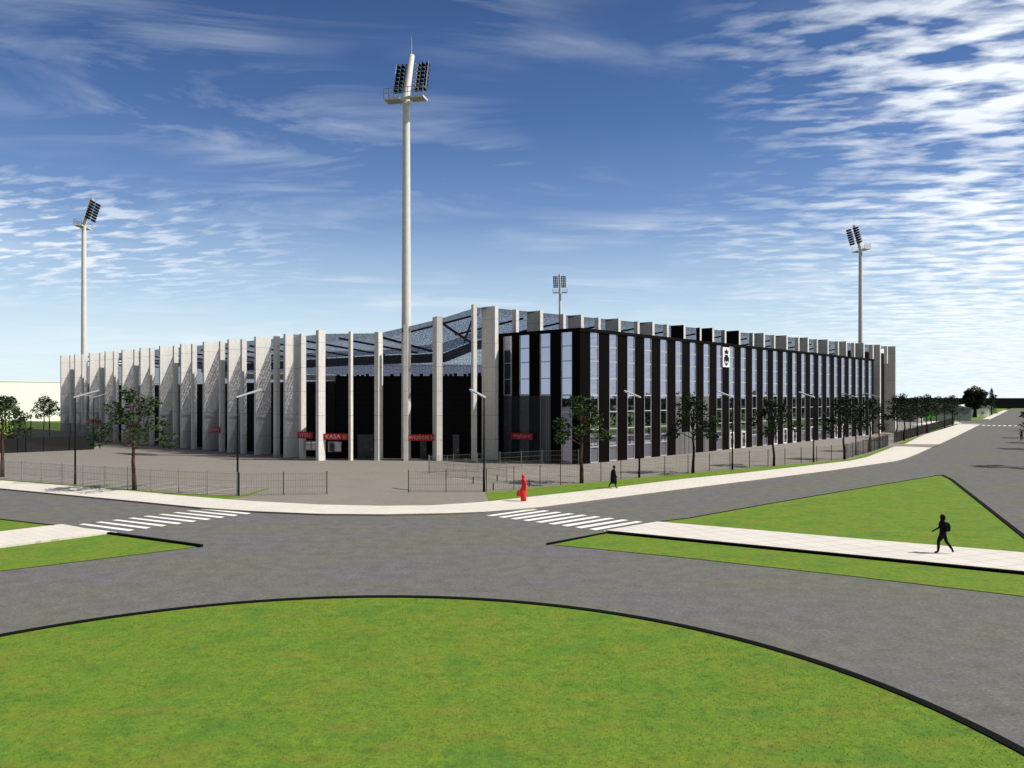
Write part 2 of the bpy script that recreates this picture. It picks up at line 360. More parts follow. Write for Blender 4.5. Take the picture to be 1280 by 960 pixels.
mb.build('zebra_crossing', M['paint'])['kind'] = 'structure'
# right side of the far road
def along(t, off): return (65.7+.55*t+.835*off, 121.6+.835*t-.55*off)
slab('pavement', [along(-33,11.2),along(-34.5,11.8),along(-35.3,13),along(-35,14.5),along(-30,15.5),along(460,15.5),along(460,11)], .106, M['pavement'], .106)
slab('lawn', [along(-26,40),along(-28,15.6),along(470,15.6),along(470,200),along(0,200)], .10, M['lawn'], .10)
slab('pavement', [along(166,0),along(166,-2.2),along(388,-2.2),along(388,0)], .106, M['pavement'], .106)
slab('lawn', [along(150,-2.4),along(470,-2.4),along(470,-160),along(158,-40),along(140,-12)], .10, M['lawn'], .10)
slab('lawn', [along(388,-.2),along(478,-.2),along(500,11),along(440,2)], .10, M['lawn'], .10)
slab('lawn', [(-420,140),(-97,140),(-95,334),(-420,334)], .125, M['lawn'])
slab('pavement', gps([(1140,531.5),(1165,527),(1196,527.2),(1203,529.6),(1192,530.4)]), .116, M['pavement'])
# parking bay lines
mb = MB()
def line(a, b, w=.12):
    a, b = Vector(a), Vector(b); d = (b-a).normalized(); n = Vector((-d.y,d.x))*w/2
    mb.add([(a.x-n.x,a.y-n.y,.106),(b.x-n.x,b.y-n.y,.106),(b.x+n.x,b.y+n.y,.106),(a.x+n.x,a.y+n.y,.106)], [(0,1,2,3)])
for i in range(17):
    e = Vector((-21.3,63.1))+Vector((-2.31,.97))*i; line(e, e-Vector((.38,.92))*5)
for i in range(9):
    e = Vector((-40.5,83.0))+Vector((-2.4,1.05))*i; line(e, e-Vector((.38,.92))*5)
for i in range(8):
    e = Vector((1.0,76.5))+Vector((2.5,2.1))*i; line(e, e+Vector((-.64,.77))*4.6)
for i in range(16):
    e = Vector((-2.5,66.5))+Vector((2.45,2.05))*i; line(e, e+Vector((-.64,.77))*4.4)
mb.build('parking_lines', M['wornpaint'])['kind'] = 'structure'
# short grass blades of the near lawn
rs = np.random.RandomState(3)
n = 130000
rr = (RR-.25)*np.sqrt(rs.rand(n)); th = rs.rand(n)*2*np.pi
x = RC.x+rr*np.cos(th); y = RC.y+rr*np.sin(th)
keep = (y > 5) & (np.abs(x) < y*.72+1); x, y = x[keep], y[keep]; n = len(x)
h = .012+.022*rs.rand(n); a = rs.rand(n)*6.283; w = .006+.006*rs.rand(n); lx = (rs.rand(n)-.5)*.05; ly = (rs.rand(n)-.5)*.05
V3 = np.empty((n*3,3), np.float32)
V3[0::3] = np.stack([x-np.cos(a)*w, y-np.sin(a)*w, np.full(n,.112)],1)
V3[1::3] = np.stack([x+np.cos(a)*w, y+np.sin(a)*w, np.full(n,.112)],1)
V3[2::3] = np.stack([x+lx, y+ly, .115+h],1)
me = bpy.data.meshes.new('grass'); me.vertices.add(n*3); me.vertices.foreach_set('co', V3.ravel())
me.loops.add(n*3); me.loops.foreach_set('vertex_index', np.arange(n*3,dtype=np.int32))
me.polygons.add(n); me.polygons.foreach_set('loop_start', np.arange(0,n*3,3,dtype=np.int32)); me.polygons.foreach_set('loop_total', np.full(n,3,np.int32))
me.update(); me.validate(); me.materials.append(leaf_mat('grass_blades', (.085,.165,.012), (.20,.29,.03)))
o = bpy.data.objects.new('grass', me); C.objects.link(o); tag(o, 'short mown green grass on the round island in the foreground', 'grass', None, 'stuff')

# ------------------------------------------------------------------ stadium
stad = empty('stadium', (0,150,0))
tag(stad, 'football stadium with pale concrete fins and pierced blue canopy around a dark bowl', 'stadium')
def fin(x, y, a, w, d, z0, z1, dark=False):
    # a: heading of the outward normal, 0 = straight at the camera, positive turned to the right
    n = Vector((math.sin(a), -math.cos(a))); t = Vector((math.cos(a), math.sin(a)))
    c = Vector((x,y))-n*d/2
    mb = MB(); mb.obox((c.x,c.y,(z0+z1)/2), (t.x*w/2,t.y*w/2,0), (n.x*d/2,n.y*d/2,0), (0,0,(z1-z0)/2), 0, 1 if dark else None)
    return mb.build('concrete_fin', [M['concrete'], M['dark_fin']], stad)
aL = math.atan2(-V.x, V.y); aR = math.atan2(-U.x, U.y)     # outward headings of the left and right sides
Lp = lambda s: Vector((-21.6-.745*s, 89+.667*s))
girders = []
for k in range(13):
    p = Lp(.58+6.6*k)
    if k: fin(p.x, p.y, aL, .42, 2.1, .1, 14.75)
    girders.append((p, Vector(V), 14.55, 13.2))
    if k < 12:
        q = Lp(.58+6.6*k+(3.3 if k % 2 == 0 else 2.2) ); fin(q.x, q.y, aL, .42, .65, .1, 14.6)
for px, Y, a, w, d, z in [(396.5,89.1,-38,.50,.95,14.78),(437,89.3,-26,.32,.42,14.65),(470.5,89.3,-13,.50,1.3,14.6),(507,89,2,.46,.7,15.4),(549.5,88.9,20,.66,1.9,16.35),(594,89.2,33,.46,.5,17.7)]:
    fin((px-640)/FOC*Y, Y, R(a), w, d, .1, z)
ar = R(48.5); Rd = Vector((math.sin(ar), math.cos(ar))); R0 = Vector((-1.75,90.4)); aRf = math.atan2(Rd.y, Rd.x)
aRf = aR
for k in range(16):
    p = R0+Rd*7.1*k
    fin(p.x, p.y, aRf, .55, 2.1, .1, 17.65, k in (5,6,7))  # three deep fins get dark brown side faces
    girders.append((p, Vector(U), 17.4, 15.9))
    if k < 15:
        q = p+Rd*(3.2 if k % 2 == 0 else 3.9); fin(q.x, q.y, aRf, .5, .6, .1 if k < 1 else 14.0, 17.5, k in (5,))
# canopy ring: outer edge follows the fins, inner edge carries a beam
Rend = R0+Rd*7.1*15
outer = [(Lp(80.5).x,Lp(80.5).y,14.6),(Lp(.4).x,Lp(.4).y,14.62),(-15.3,89.5,14.55),(-11.9,89.3,15.3),(-8.15,89.1,16.2),(-4.15,89.4,17.5),(R0.x,R0.y+.2,17.5),(Rend.x,Rend.y,17.5),(81,187,17.5),(20,248,17.5),(2,250,17.5),(-79,168,14.6)]
inner = [(-57,146,13.2),(-19,111,13.2),(-13.0,107.5,13.2),(-9.0,106,13.3),(-5,107,15.0),(-1,108,15.7),(2,110,15.9),(65,172,15.9),(64,184,13.4),(15,232,12.7),(3,232,12.6),(-58,163,12.4)]
n = len(outer)
lerp = lambda a_, b_, t: tuple(np.array(a_)*(1-t)+np.array(b_)*t)
edge0 = [lerp(o_, i_, .13 if k < 2 else .05) for k, (o_, i_) in enumerate(zip(outer, inner))]
edge0 = [(e_[0],e_[1],o_[2]) for e_, o_ in zip(edge0, outer)]
rim = [lerp(o_, i_, .30 if k < 2 else .16) for k, (o_, i_) in enumerate(zip(edge0, inner))]
for k in range(n):
    k2 = (k+1) % n
    mb = MB(); mb.add([edge0[k],edge0[k2],rim[k2],rim[k]], [(0,1,2,3)]); mb.build('canopy_edge', M['edge'], stad)
    mb = MB(); mb.add([rim[k],rim[k2],inner[k2],inner[k]], [(0,1,2,3)])
    mb.build('canopy', M['canopy_left' if k in (0,11,8) else 'canopy_corner' if k in (1,2,3,4,5,7,9) else 'canopy_right'], stad)
mb = MB()
for i in range(n):
    a, b = Vector(inner[i]), Vector(inner[(i+1)%n]); mb.bar(a-Vector((0,0,.75)), b-Vector((0,0,.75)), .5, 1.2)
mb.build('ring_beam', M['beam'], stad)
for p, d, z0, z1 in girders:
    mb = MB(); mb.bar((p.x+d.x*3.0,p.y+d.y*3.0,z0-.5), (p.x+d.x*15,p.y+d.y*15,z1-.35), .14, .22); mb.build('girder', M['steel_dark'], stad)
for a, b, za, zb in [((-15,90.2),(-9,105),14.1,12.9),((-8,90.5),(-5,106),15.7,14.2),((-4.2,90.4),(-6.4,106),17.1,14.6)]:
    mb = MB(); mb.bar((a[0],a[1],za), (b[0],b[1],zb), .18, .26); mb.build('girder', M['steel_dark'], stad)
# dark outer walls of the stands, behind the fins
def walls(name, pts, z0, z1, t, mat):
    mb = MB()
    for a, b in zip(pts[:-1], pts[1:]): mb.wallbox(a, b, z0, z1, t)
    return mb.build(name, mat, stad)
wl = [Lp(80)+V*3.2, Lp(1.5)+V*3.2, Vector((-15.5,92.6)), Vector((-8,92.4)), Vector((-3.0,93.0))]
walls('stand_wall', wl[:2], .1, 8.8, .3, M['black'])
walls('stand_wall', wl[1:], .1, 9.75, .32, M['black'])
walls('stand_wall', [R0+U*2.8+Rd*86, R0+U*2.8+Rd*107, Vector((76,185)), Vector((18,243)), Vector((3,244)), Vector((-75,165)), Lp(80)+V*3.2], .1, 9.7, .3, M['black'])
walls('end_wall', [R0+U*3.4+Rd*88, R0+U*3.4+Rd*113], .1, 16.4, .3, M['black'])
for i in range(1, len(wl)-1):                                    # stepped top edge of the near wall: rows of seat backs
    a, b = wl[i], wl[i+1]; m_ = int((b-a).length/.55)
    for k in range(m_):
        if rnd.random() < .62:
            p = a+(b-a)*(k+.2)/m_; q = a+(b-a)*(k+.85)/m_
            mb = MB(); mb.wallbox(p, q, 9.75, 9.85+.25*rnd.random(), .2); mb.build('seat_back', M['black'], stad)
zt_ = [12.9,12.6,12.7,13.6,15.4]
for i in range(len(wl)-1):
    a, b = wl[i], wl[i+1]; z0 = 9.78 if i else 8.83
    mb = MB(); mb.add([(a.x,a.y,z0),(b.x,b.y,z0),(b.x,b.y,zt_[i+1]),(a.x,a.y,zt_[i])], [(0,1,2,3)]); mb.build('wind_screen', M['netting'], stad)
mb = MB(); sin_ = [tuple(np.array(i_)*1.0) for i_ in inner]
so = [(a.x,a.y,9.2) for a in (Lp(80)+V*4, Lp(1.5)+V*4)]+[(-15,94,9.2),(-12,94,9.2),(-8,94,9.2),(-4,95,9.2),(-2,97,9.2)]+[(Rend.x-4,Rend.y+2,9.2),(77,184,9.2),(19,242,9.2),(3,243,9.2),(-74,165,9.2)]
si = [(i_[0]*.86,168+(i_[1]-168)*.86,1.2) for i_ in inner]
mb.add(so+si, [(i,(i+1)%n,n+(i+1)%n,n+i) for i in range(n)]); mb.build('seating', M['seat'], stad)
# ticket windows and service doors in the shade behind the fins
def wall_window(px0, px1, py0, py1, Y, name, light):
    x0, x1 = (px0-640)/FOC*Y, (px1-640)/FOC*Y; z1, z0 = CAMH+(HZN-py0)/FOC*Y, CAMH+(HZN-py1)/FOC*Y
    mb = MB(); mb.box(x0,x1,Y,Y+.06,z0,z1); o = mb.build(name, M['glass'] if not light else M['railing'], stad)
    fr = MB(); t = .09
    for b in ((x0-t,x1+t,z1,z1+t),(x0-t,x1+t,z0-t,z0),(x0-t,x0,z0,z1),(x1,x1+t,z0,z1),((x0+x1)/2-.04,(x0+x1)/2+.04,z0,z1)):
        fr.box(b[0],b[1],Y-.08,Y+.05,b[2],b[3])
    fr.build('window_frame', M['railing'], o)
wall_window(382,396,552,562,91.6,'ticket_window',False); wall_window(411,426,553,564,91.9,'ticket_window',False)
for px0, px1 in ((447,466),(525,533),(566,574)):
    mb = MB(); Y = 92.1; x0, x1 = (px0-640)/FOC*Y, (px1-640)/FOC*Y; mb.box(x0,x1,Y,Y+.1,.1,2.9); o = mb.build('service_door', M['greypanel'], stad)
    mb = MB(); mb.box(x1-.2,x1-.12,Y-.07,Y,1.05,1.25); mb.build('door_handle', M['frame'], o)
# ------------------------------------------------------------------ red signs
def sign(p, q, zc, hgt, text, size, label):
    p, q = Vector((p[0],p[1])), Vector((q[0],q[1])); c = (p+q)/2; d = (q-p).normalized(); nrm = Vector((d.y,-d.x))
    e = empty('sign', (c.x,c.y,zc), math.atan2(d.y,d.x)); tag(e, label, 'sign', 'red entrance and ticket signs on the stadium')
    w = (q-p).length/2
    mb = MB(); mb.box(-w,w,-.06,.06,-hgt/2,hgt/2); mb.build('sign_board', M['sign'], e, False)
    me = text_mesh(text, size, .0); o = bpy.data.objects.new('lettering', me); C.objects.link(o); me.materials.append(M['letter'])
    o.parent = e; o.rotation_euler = (math.pi/2,0,0); o.location = (0,-.075,0)
    return e
at = lambda px, Y: ((px-640)/FOC*Y, Y)
sign(at(372,91.3), at(391,90.4), 2.9, .74, 'WBU', .66, 'small red sign reading WBU in the dark gap left of the ticket office sign')
sign(at(404,89.5), at(435,89.5), 2.77, .72, 'KASA II', .66, 'red ticket office sign reading KASA II between two fins')
sign(at(510.5,89.4), at(542.5,89.4), 2.68, .72, 'WEJŚCIE II', .54, 'red sign reading WEJŚCIE II at the foot of the tallest floodlight mast')
sg = Vector((7.2,83.9)); nL = Vector((-V.x,-V.y))
sign((sg+U*9.5+nL*.35)[:], (sg+U*6.3+nL*.35)[:], 2.85, .72, 'WEJŚCIE II', .46, 'red sign reading WEJŚCIE II on grey panels of the black block')
for s0, zc, txt, lab in ((22.2,2.95,'KASA I','red sign reading KASA I low on the fins left of the gate lamp'),
                         (60.6,3.1,'KASA','small red sign low on the fins behind the left street tree'),
                         (64.6,3.2,'KASA','farthest left red sign on the stadium')):
    a, b = Lp(s0+2.3)-V*.12, Lp(s0)-V*.12
    sign(a[:], b[:], zc, .75, txt, .6, lab)

# ------------------------------------------------------------------ black glazed block
blk = empty('office_block', (7.2,83.9,0)); tag(blk, 'black four storey block with tall strips of reflective glass and a crest', 'building')
C0 = Vector((7.2,83.9)); E0 = C0+V*92.9; A0 = C0+U*12.6
nR = Vector((-U.x,-U.y))                                  # outward normals
ZT = 14.35
foot = [C0-nR*.25-nL*.25, E0-nR*.25, R0+Rd*91+V*.0, R0+Rd*2.2+U*.6, A0-nL*.25]
mb = MB(); m_ = len(foot); mb.add([(p.x,p.y,z) for z in (.1,ZT-.05) for p in foot], [tuple(range(m_,2*m_))]+[(i,(i+1)%m_,m_+(i+1)%m_,m_+i) for i in range(m_)])
mb.build('wall', M['pier'], blk)
def strip(org, d, nrm, s0, s1, z0, z1, mat, name, parent=blk, depth=.25, out=.0):
    a, b = org+d*s0, org+d*s1; c = (a+b)/2-nrm*(depth/2-out)
    mb = MB(); h = (b-a)/2; mb.obox((c.x,c.y,(z0+z1)/2), (h.x,h.y,0), (nrm.x*depth/2,nrm.y*depth/2,0), (0,0,(z1-z0)/2)); return mb.build(name, mat, parent)
ZL = [7.46,5.65,3.75,1.85]; ZU = [12.75,11.15,9.3]
def window(org, d, nrm, s0, s1, zb, door=False):
    w = strip(org, d, nrm, s0, s1, zb, ZT-.1, M['glass'], 'window', blk, .10, -.06)
    fr = MB(); t = .055
    def fbar(a, b, z0, z1, out):
        p, q = org+d*a, org+d*b; c = (p+q)/2-nrm*(.06-out); h = (q-p)/2
        fr.obox((c.x,c.y,(z0+z1)/2), (h.x,h.y,0), (nrm.x*.05,nrm.y*.05,0), (0,0,(z1-z0)/2))
    fbar(s0+.002, s0+.06, zb, ZT-.1, .018); fbar(s1-.06, s1-.002, zb, ZT-.1, .018)
    for z in ZU+[z_ for z_ in ZL if z_ >= zb-.1]:
        if door and z < 2: continue
        tt = .085 if abs(z-7.46) < .01 else t
        fbar(s0+.062, s1-.062, z-tt, z+tt, .013)
    fbar(s0+.062, s1-.062, zb, zb+.12, .013)
    fr.build('window_frame', M['frame'], w)
    if door:
        dr = MB(); m2 = .16
        def dbar(a, b, z0, z1):
            p, q = org+d*a, org+d*b; c = (p+q)/2+nrm*.03; h = (q-p)/2
            dr.obox((c.x,c.y,(z0+z1)/2), (h.x,h.y,0), (nrm.x*.04,nrm.y*.04,0), (0,0,(z1-z0)/2))
        dbar(s0+.09, s0+.09+m2, .12, 2.45); dbar(s1-.09-m2, s1-.09, .12, 2.45); dbar(s0+.09+m2, s1-.09-m2, 2.45-m2, 2.45); dbar(s0+.09+m2, s1-.09-m2, .12, .12+m2)
        do = dr.build('door', M['doorwhite'], blk)
        hb = MB(); p = org+d*(s1-.33)+nrm*.09; hb.obox((p.x,p.y,1.1), (d.x*.03,d.y*.03,0), (nrm.x*.03,nrm.y*.03,0), (0,0,.25)); hb.build('door_handle', M['pole'], do)
NR = 26; doors = {9,10,13,14,15,17,20,21,24,25}
S = [1.84+3.528*i for i in range(NR)]; WW = 1.48
for i, s in enumerate(S):
    if i in (5,6,7):
        window(C0, V, nR, s, s+WW, 7.46); strip(C0, V, nR, s, s+WW, .12, 7.40, M['stone'], 'perforated_panel', blk, .12, -.02)
    else: window(C0, V, nR, s, s+WW, .12, i in doors)
    prev = S[i-1]+WW if i else 0.0
    if i == 6: 
        strip(C0, V, nR, prev+.004, s-.004, 2.9, ZT-.1, M['pier'], 'pier'); strip(C0, V, nR, prev+.004, s-.004, .12, 2.85, M['stone'], 'perforated_panel', blk, .2)
    else: strip(C0, V, nR, prev+(.004 if i else .0), s-.004, .1, ZT-.1, M['pier'], 'pier')
strip(C0, V, nR, S[-1]+WW+.004, 92.9, .1, ZT-.1, M['pier'], 'pier')
SL = [1.06,4.06,7.10,9.75]
for i, s in enumerate(SL):
    e = s+(1.48 if i < 3 else 1.3)
    if i == 0: window(C0, U, nL, s, e, .12)
    else:
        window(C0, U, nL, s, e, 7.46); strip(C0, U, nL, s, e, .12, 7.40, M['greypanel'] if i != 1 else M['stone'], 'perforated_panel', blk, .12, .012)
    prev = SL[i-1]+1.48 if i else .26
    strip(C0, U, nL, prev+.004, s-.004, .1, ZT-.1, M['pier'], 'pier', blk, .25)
    if i >= 2: strip(C0, U, nL, prev+.004, s-.004, .12, 7.4, M['charcoalpanel'], 'perforated_panel', blk, .06, .06)  # charcoal panels on the lower part of the inner piers
strip(C0, U, nL, 11.06, 12.6, .1, ZT-.1, M['pier'], 'pier')
mb = MB(); cop = [C0+nR*.12+nL*.12, E0+nR*.12+V*.1, E0-nR*.5+V*.1, C0-nR*.5-nL*.5, A0-nL*.5, A0+nL*.12]
mb.add([(p.x,p.y,z) for z in (ZT-.1,ZT+.26) for p in cop], [tuple(range(5,-1,-1)),tuple(range(6,12))]+[(i,(i+1)%6,6+(i+1)%6,6+i) for i in range(6)])
mb.build('coping', M['kerbblack'], blk)
# crest board between two window strips
cs0, cs1 = S[8]+WW+.05, S[9]-.05
cb = strip(C0, V, nR, cs0-.02, cs1+.02, 11.35, 14.05, M['white'], 'crest_board', blk, .10, .13)
em = MB(); cmid = C0+V*((cs0+cs1)/2)+nR*.14
def em_poly(pts, t=.035, k=1.0, out=0.0):
    n_ = len(pts); base = cmid+nR*out
    vs = [(base.x+V.x*x_*.86+nR.x*o_, base.y+V.y*x_*.86+nR.y*o_, 12.67+z_*.62) for o_ in (0,t) for x_, z_ in pts]
    em.add(vs, [tuple(range(n_,2*n_))]+[(i,(i+1)%n_,n_+(i+1)%n_,n_+i) for i in range(n_)])
em_poly([(-.55,1.0),(.55,1.0),(.62,1.55),(.33,1.32),(.2,1.62),(.1,1.5),(0,2.0),(-.1,1.5),(-.2,1.62),(-.33,1.32),(-.62,1.55)])
em_poly([(-.5,.82),(.5,.82),(.5,.93),(-.5,.93)])
for x_ in (-.42,-.14,.14,.42): em_poly([(x_-.08,.55),(x_+.08,.55),(x_+.08,-1.0+abs(x_)*.6),(x_-.08,-1.0+abs(x_)*.6)])
em_poly([(-.75,.1),(-.62,.1),(-.62,-.7),(-.35,-1.35),(0,-1.65),(.35,-1.35),(.62,-.7),(.62,.1),(.75,.1),(.75,-.75),(.42,-1.5),(0,-1.85),(-.42,-1.5),(-.75,-.75)])
em_poly([(-.12,-1.5),(.12,-1.5),(.12,-1.15),(-.12,-1.15)])
em.build('emblem', M['ink'], cb)

# ------------------------------------------------------------------ floodlight masts
def make_mast():
    e = empty('floodlight_mast'); zt = 42.2
    mb = MB(); mb.tube([(0,0,0),(0,0,20),(0,0,zt)], [.60,.52,.42], 20); mb.build('pole', M['mast'], e, smooth=False)
    mb = MB()                                                  # head faces +y and leans that way
    tilt = R(17); up = Vector((0,math.sin(tilt),math.cos(tilt))); fw = Vector((0,math.cos(tilt),-math.sin(tilt)))
    b0 = Vector((0,0,zt)); mb.tube([b0-up*.1, b0+up*5.9], [.40,.36], 18); mb.build('head_post', M['mast'], e)
    mb = MB(); mb.tube([b0+up*5.9, b0+up*5.9+Vector((0,0,2.3))], [.04,.015], 6); mb.build('lightning_rod', M['mast'], e)
    pl = MB()
    for sx in (-1,1): pl.box(min(sx*.55,sx*2.35),max(sx*.55,sx*2.35),-.95,.55,zt-.35,zt-.22)
    plo = pl.build('platform', M['grating'], e)
    fr = MB()
    for sx in (-1,1):
        for yy in (-.97,.57): fr.bar((sx*.45,yy,zt-.28),(sx*2.4,yy,zt-.28),.08,.2)
        fr.bar((sx*2.4,-1,zt-.28),(sx*2.4,.6,zt-.28),.08,.2)
    fr.box(-.5,.5,-.9,-.42,zt-.36,zt-.2); fr.build('platform_edge', M['mast'], plo)
    rl = MB()
    for z in (zt+.35,zt+.9):
        for a, b in (((-2.4,-1),(2.4,-1)),((-2.4,-1),(-2.4,.6)),((2.4,-1),(2.4,.6))): rl.bar((*a,z),(*b,z),.05)
    for k in range(9): rl.bar((-2.4+.6*k,-1,zt-.2),(-2.4+.6*k,-1,zt+.9),.05)
    for sx in (-1,1): rl.bar((sx*2.4,.6,zt-.2),(sx*2.4,.6,zt+.9),.05)
    rl.build('railing', M['railing'], e)
    bars = MB()
    for r in range(7):
        c = b0+up*(1.75+r*.56)+fw*.5; bars.bar(c-Vector((2.1,0,0)), c+Vector((2.1,0,0)), .05)
    for sx in (-2.05,-.72,.72,2.05):
        bars.bar(b0+up*1.6+fw*.5+Vector((sx,0,0)), b0+up*5.3+fw*.5+Vector((sx,0,0)), .05)
    for r in (1,4): bars.bar(b0+up*(1.75+r*.56), b0+up*(1.75+r*.56)+fw*.5, .1)
    bars.build('lamp_rack', M['mast'], e)
    first = None
    for r in range(7):
        for c_ in (-1.85,-1.3,-.75,.75,1.3,1.85):
            p = b0+up*(1.75+r*.56)+fw*.78+Vector((c_,0,0))
            if first is None:
                mb = MB(); ax = (fw-up*.35).normalized()
                mb.tube([-ax*.32,-ax*.18,ax*.05,ax*.22,ax*.26], [.10,.19,.235,.24,.02], 12); mb.box(-.05,.05,-.3,-.1,-.05,.12)
                o = mb.build('floodlight', M['lampblack'], e, False); first = o
            else: o = first.copy(); C.objects.link(o); o.parent = e
            o.location = p
    return e
mast = make_mast()
spots = [((-12.35,92.5),'tallest floodlight mast, standing right behind the fins at the near corner'),
         ((-87.3,161.5),'floodlight mast far left behind the stadium, seen nearly side-on'),
         ((82.3,187),'floodlight mast on the right beyond the black block, lamps turned left'),
         ((15.9,262),'small distant floodlight mast above the roof of the black block')]
cen = Vector((0,170))
for i, (p, lab) in enumerate(spots):
    o = mast if i == 0 else copy_tree(mast)
    o.location = (p[0],p[1],0); d = cen-Vector(p); o.rotation_euler = (0,0,math.atan2(-d.x,d.y) if i else R(-14))
    tag(o, lab, 'floodlight mast', 'floodlight masts at the stadium corners')

# ------------------------------------------------------------------ trees
def leaf_cloud(mb, c, r, n, size, rg, squash=.75):
    for _ in range(n):
        while True:
            d = Vector((rg.uniform(-1,1),rg.uniform(-1,1),rg.uniform(-1,1)))
            if .15 < d.length < 1: break
        p = c+Vector((d.x*r,d.y*r,d.z*r*squash)); s = size*rg.uniform(.6,1.25)
        a = Vector((rg.gauss(0,1),rg.gauss(0,1),rg.gauss(0,.6))).normalized(); b = a.cross(Vector((rg.gauss(0,1),rg.gauss(0,1),rg.gauss(0,1)))).normalized()
        cc = a.cross(b)
        mb.add([p-a*s, p-b*s*.42+cc*s*.12, p+a*s, p+b*s*.42+cc*s*.12], [(0,1,2,3)])
def make_tree(seed, h=7.4, spread=2.25, clumps=12, leaf='leaf', bark='bark', r0=.15, dense=75, bole=3.1):
    rg = random.Random(seed); e = empty('street_tree')
    tr = MB(); bend = [(rg.uniform(-.12,.12),rg.uniform(-.12,.12)) for _ in range(3)]
    pts = [(0,0,0),(bend[0][0]*.5,bend[0][1]*.5,bole*.35),(bend[1][0],bend[1][1],bole*.7),(bend[2][0],bend[2][1],bole),(bend[2][0]*.6,0,bole+1.1),(0,0,h-1.2)]
    tr.tube(pts, [r0*1.25,r0,r0*.85,r0*.72,r0*.5,r0*.2], 9)
    cr = MB()
    for k in range(clumps):
        t = k/(clumps-1); ang = k*2.4+rg.uniform(-.4,.4)
        z = bole+.5+(h-bole-1.0)*t
        rad = spread*(1-.55*t**1.4)*rg.uniform(.55,1.0) if k < clumps-2 else spread*.22
        if k < 4: rad = spread*rg.uniform(.8,1.05)
        c = Vector((math.cos(ang)*rad, math.sin(ang)*rad, z+rg.uniform(-.25,.25)))
        st = Vector((bend[2][0]*.7,0,bole+(z-bole)*.45-.15)); mid = st*.45+c*.55+Vector((0,0,.25))
        tr.tube([st,mid,c], [r0*.38,r0*.24,r0*.08], 6)
        leaf_cloud(cr, c, rg.uniform(.62,.92)*spread/2.3, dense, .21, rg)
    tr.build('trunk', M[bark], e, smooth=True); cr.build('crown', M[leaf], e); return e
protos = [make_tree(11), make_tree(23, 7.5, 2.3, 13, 'leafdark', 'barkdark', .13), make_tree(37, 7.4, 2.2, 12, 'leafdark', 'barkdark', .12)]
protoL = make_tree(51, 7.6, 2.6, 13)
used = set()
def tree(pr, xy, label, rz=0.0, s=1.0, group='young street trees along the fences'):
    if pr.name in used: o = copy_tree(pr)
    else: o = pr; used.add(pr.name)
    o.location = (xy[0],xy[1],.1); o.rotation_euler = (0,0,rz); o.scale = (s,s,s)
    tag(o, label, 'tree', group); return o
G1 = 'young street trees along the fences'
tree(protoL, gp(168,614), 'street tree with reddish trunk on the left, between two tall black lamps', .6)
tree(protos[0], gp(3,597.5), 'street tree cut by the left edge of the photo in front of the black screen', 2.0)
tree(protos[0], gp(727,605.5), 'street tree in front of the corner of the black block, above the walking man', 4.0)
ord_ = ['second','third','fourth','fifth','sixth','seventh','eighth','ninth','tenth']
tl = [(866,593),(967.3,584),(1055.6,575.4),(1087,565.4),(1130,551.5),(1147,546),(1158.7,542),(1180.6,535.6),(1190.5,532.2)]
wl_ = ['below the crest of the black block','beyond the crest with open crown','near the bend of the pavement','at the bend of the fence','just past the driveway gap','in the far row past the driveway','far row before the green panel','far row beside the green panel','at the end of the far row']
for i, (p, w_) in enumerate(zip(tl, wl_)):
    tree(protos[1+i%2], gp(*p), 'dark %s tree along the right fence, %s' % (ord_[i], w_), i*1.7, .98 if i < 4 else 1.02)
for i, (px, Y, w_) in enumerate([(1120.6,139,'right of the last concrete fin'),(1138,152,'behind the wire fence past the driveway'),(1152,170,'by the white wall'),(1164,182,'in front of the green panel'),(1171,196,'left of the grey shed')]):
    tree(protos[1+i%2], at(px,Y), 'slim dark tree inside the fence, %s' % w_, i*2.1+.5, .98, 'inner row of trees inside the fence')
for i, (px, Y, w_) in enumerate([(7,168,'leftmost of the two by the cream hall'),(11.5,172,'second from left by the cream hall'),(55,160,'left of the pair between hall door and stadium'),(62,157,'right of the pair next to the stadium end')]):
    tree(protos[1+i%2], at(px,Y), 'distant small tree on the lawn, %s' % w_, i*1.3, .98 if i > 1 else 1.0, 'distant trees by the cream hall')
for i, (Y, off, s) in enumerate([(75,14.4,.35),(81.5,13.6,1.15),(110,14.2,1.05),(125,14.3,1),(140,14,1.1),(170,14,1.1),(200,15.0,1.1),(235,15,1.1)]):
    t = (Y-121.6+.55*off)/.835
    tree(protos[1+i%2], along(t,off), 'dark tree right of the far road, shadow lying across the asphalt', i*1.9, s, 'trees along the right pavement')
for i in range(9):                                              # the row goes on along the street, out of the frame
    tree(protos[1+i%2], (46+10.5*i+(i%2)*3, 52-3*i-(i%3)*6), 'dark tree right of the far road, shadow lying across the asphalt', i*1.1, 1.25, 'trees along the right pavement')
cr = MB(); rg = random.Random(77)
for k in range(150):
    t = -70+k*2.2; p = along(t, 27+rg.uniform(-4,5)); leaf_cloud(cr, Vector((p[0],p[1],rg.uniform(1.5,6.5))), rg.uniform(2.0,3.2), 75, .7, rg, .9)
o = cr.build('wood', M['leafdark']); tag(o, 'dense dark belt of trees right of the far road', 'wood', None, 'stuff')
# bush on the lawn at far left
e = empty('bush', (*at(27,215),.1)); tag(e, 'low dark bush leaning on the lawn before the cream hall', 'bush')
cr = MB(); rg = random.Random(4)
for c, r in (((-1.3,0,.35),1.3),((1.2,0,2.0),1.5),((.1,.2,1.2),1.1)): leaf_cloud(cr, Vector(c), r, 190, .3, rg, .8)
cr.build('foliage', M['leafdark'], e, False); tr = MB(); tr.tube([(-.2,0,0),(.2,0,.8),(1,0,1.8)],[.14,.1,.05],7); tr.build('stem', M['barkdark'], e, False)
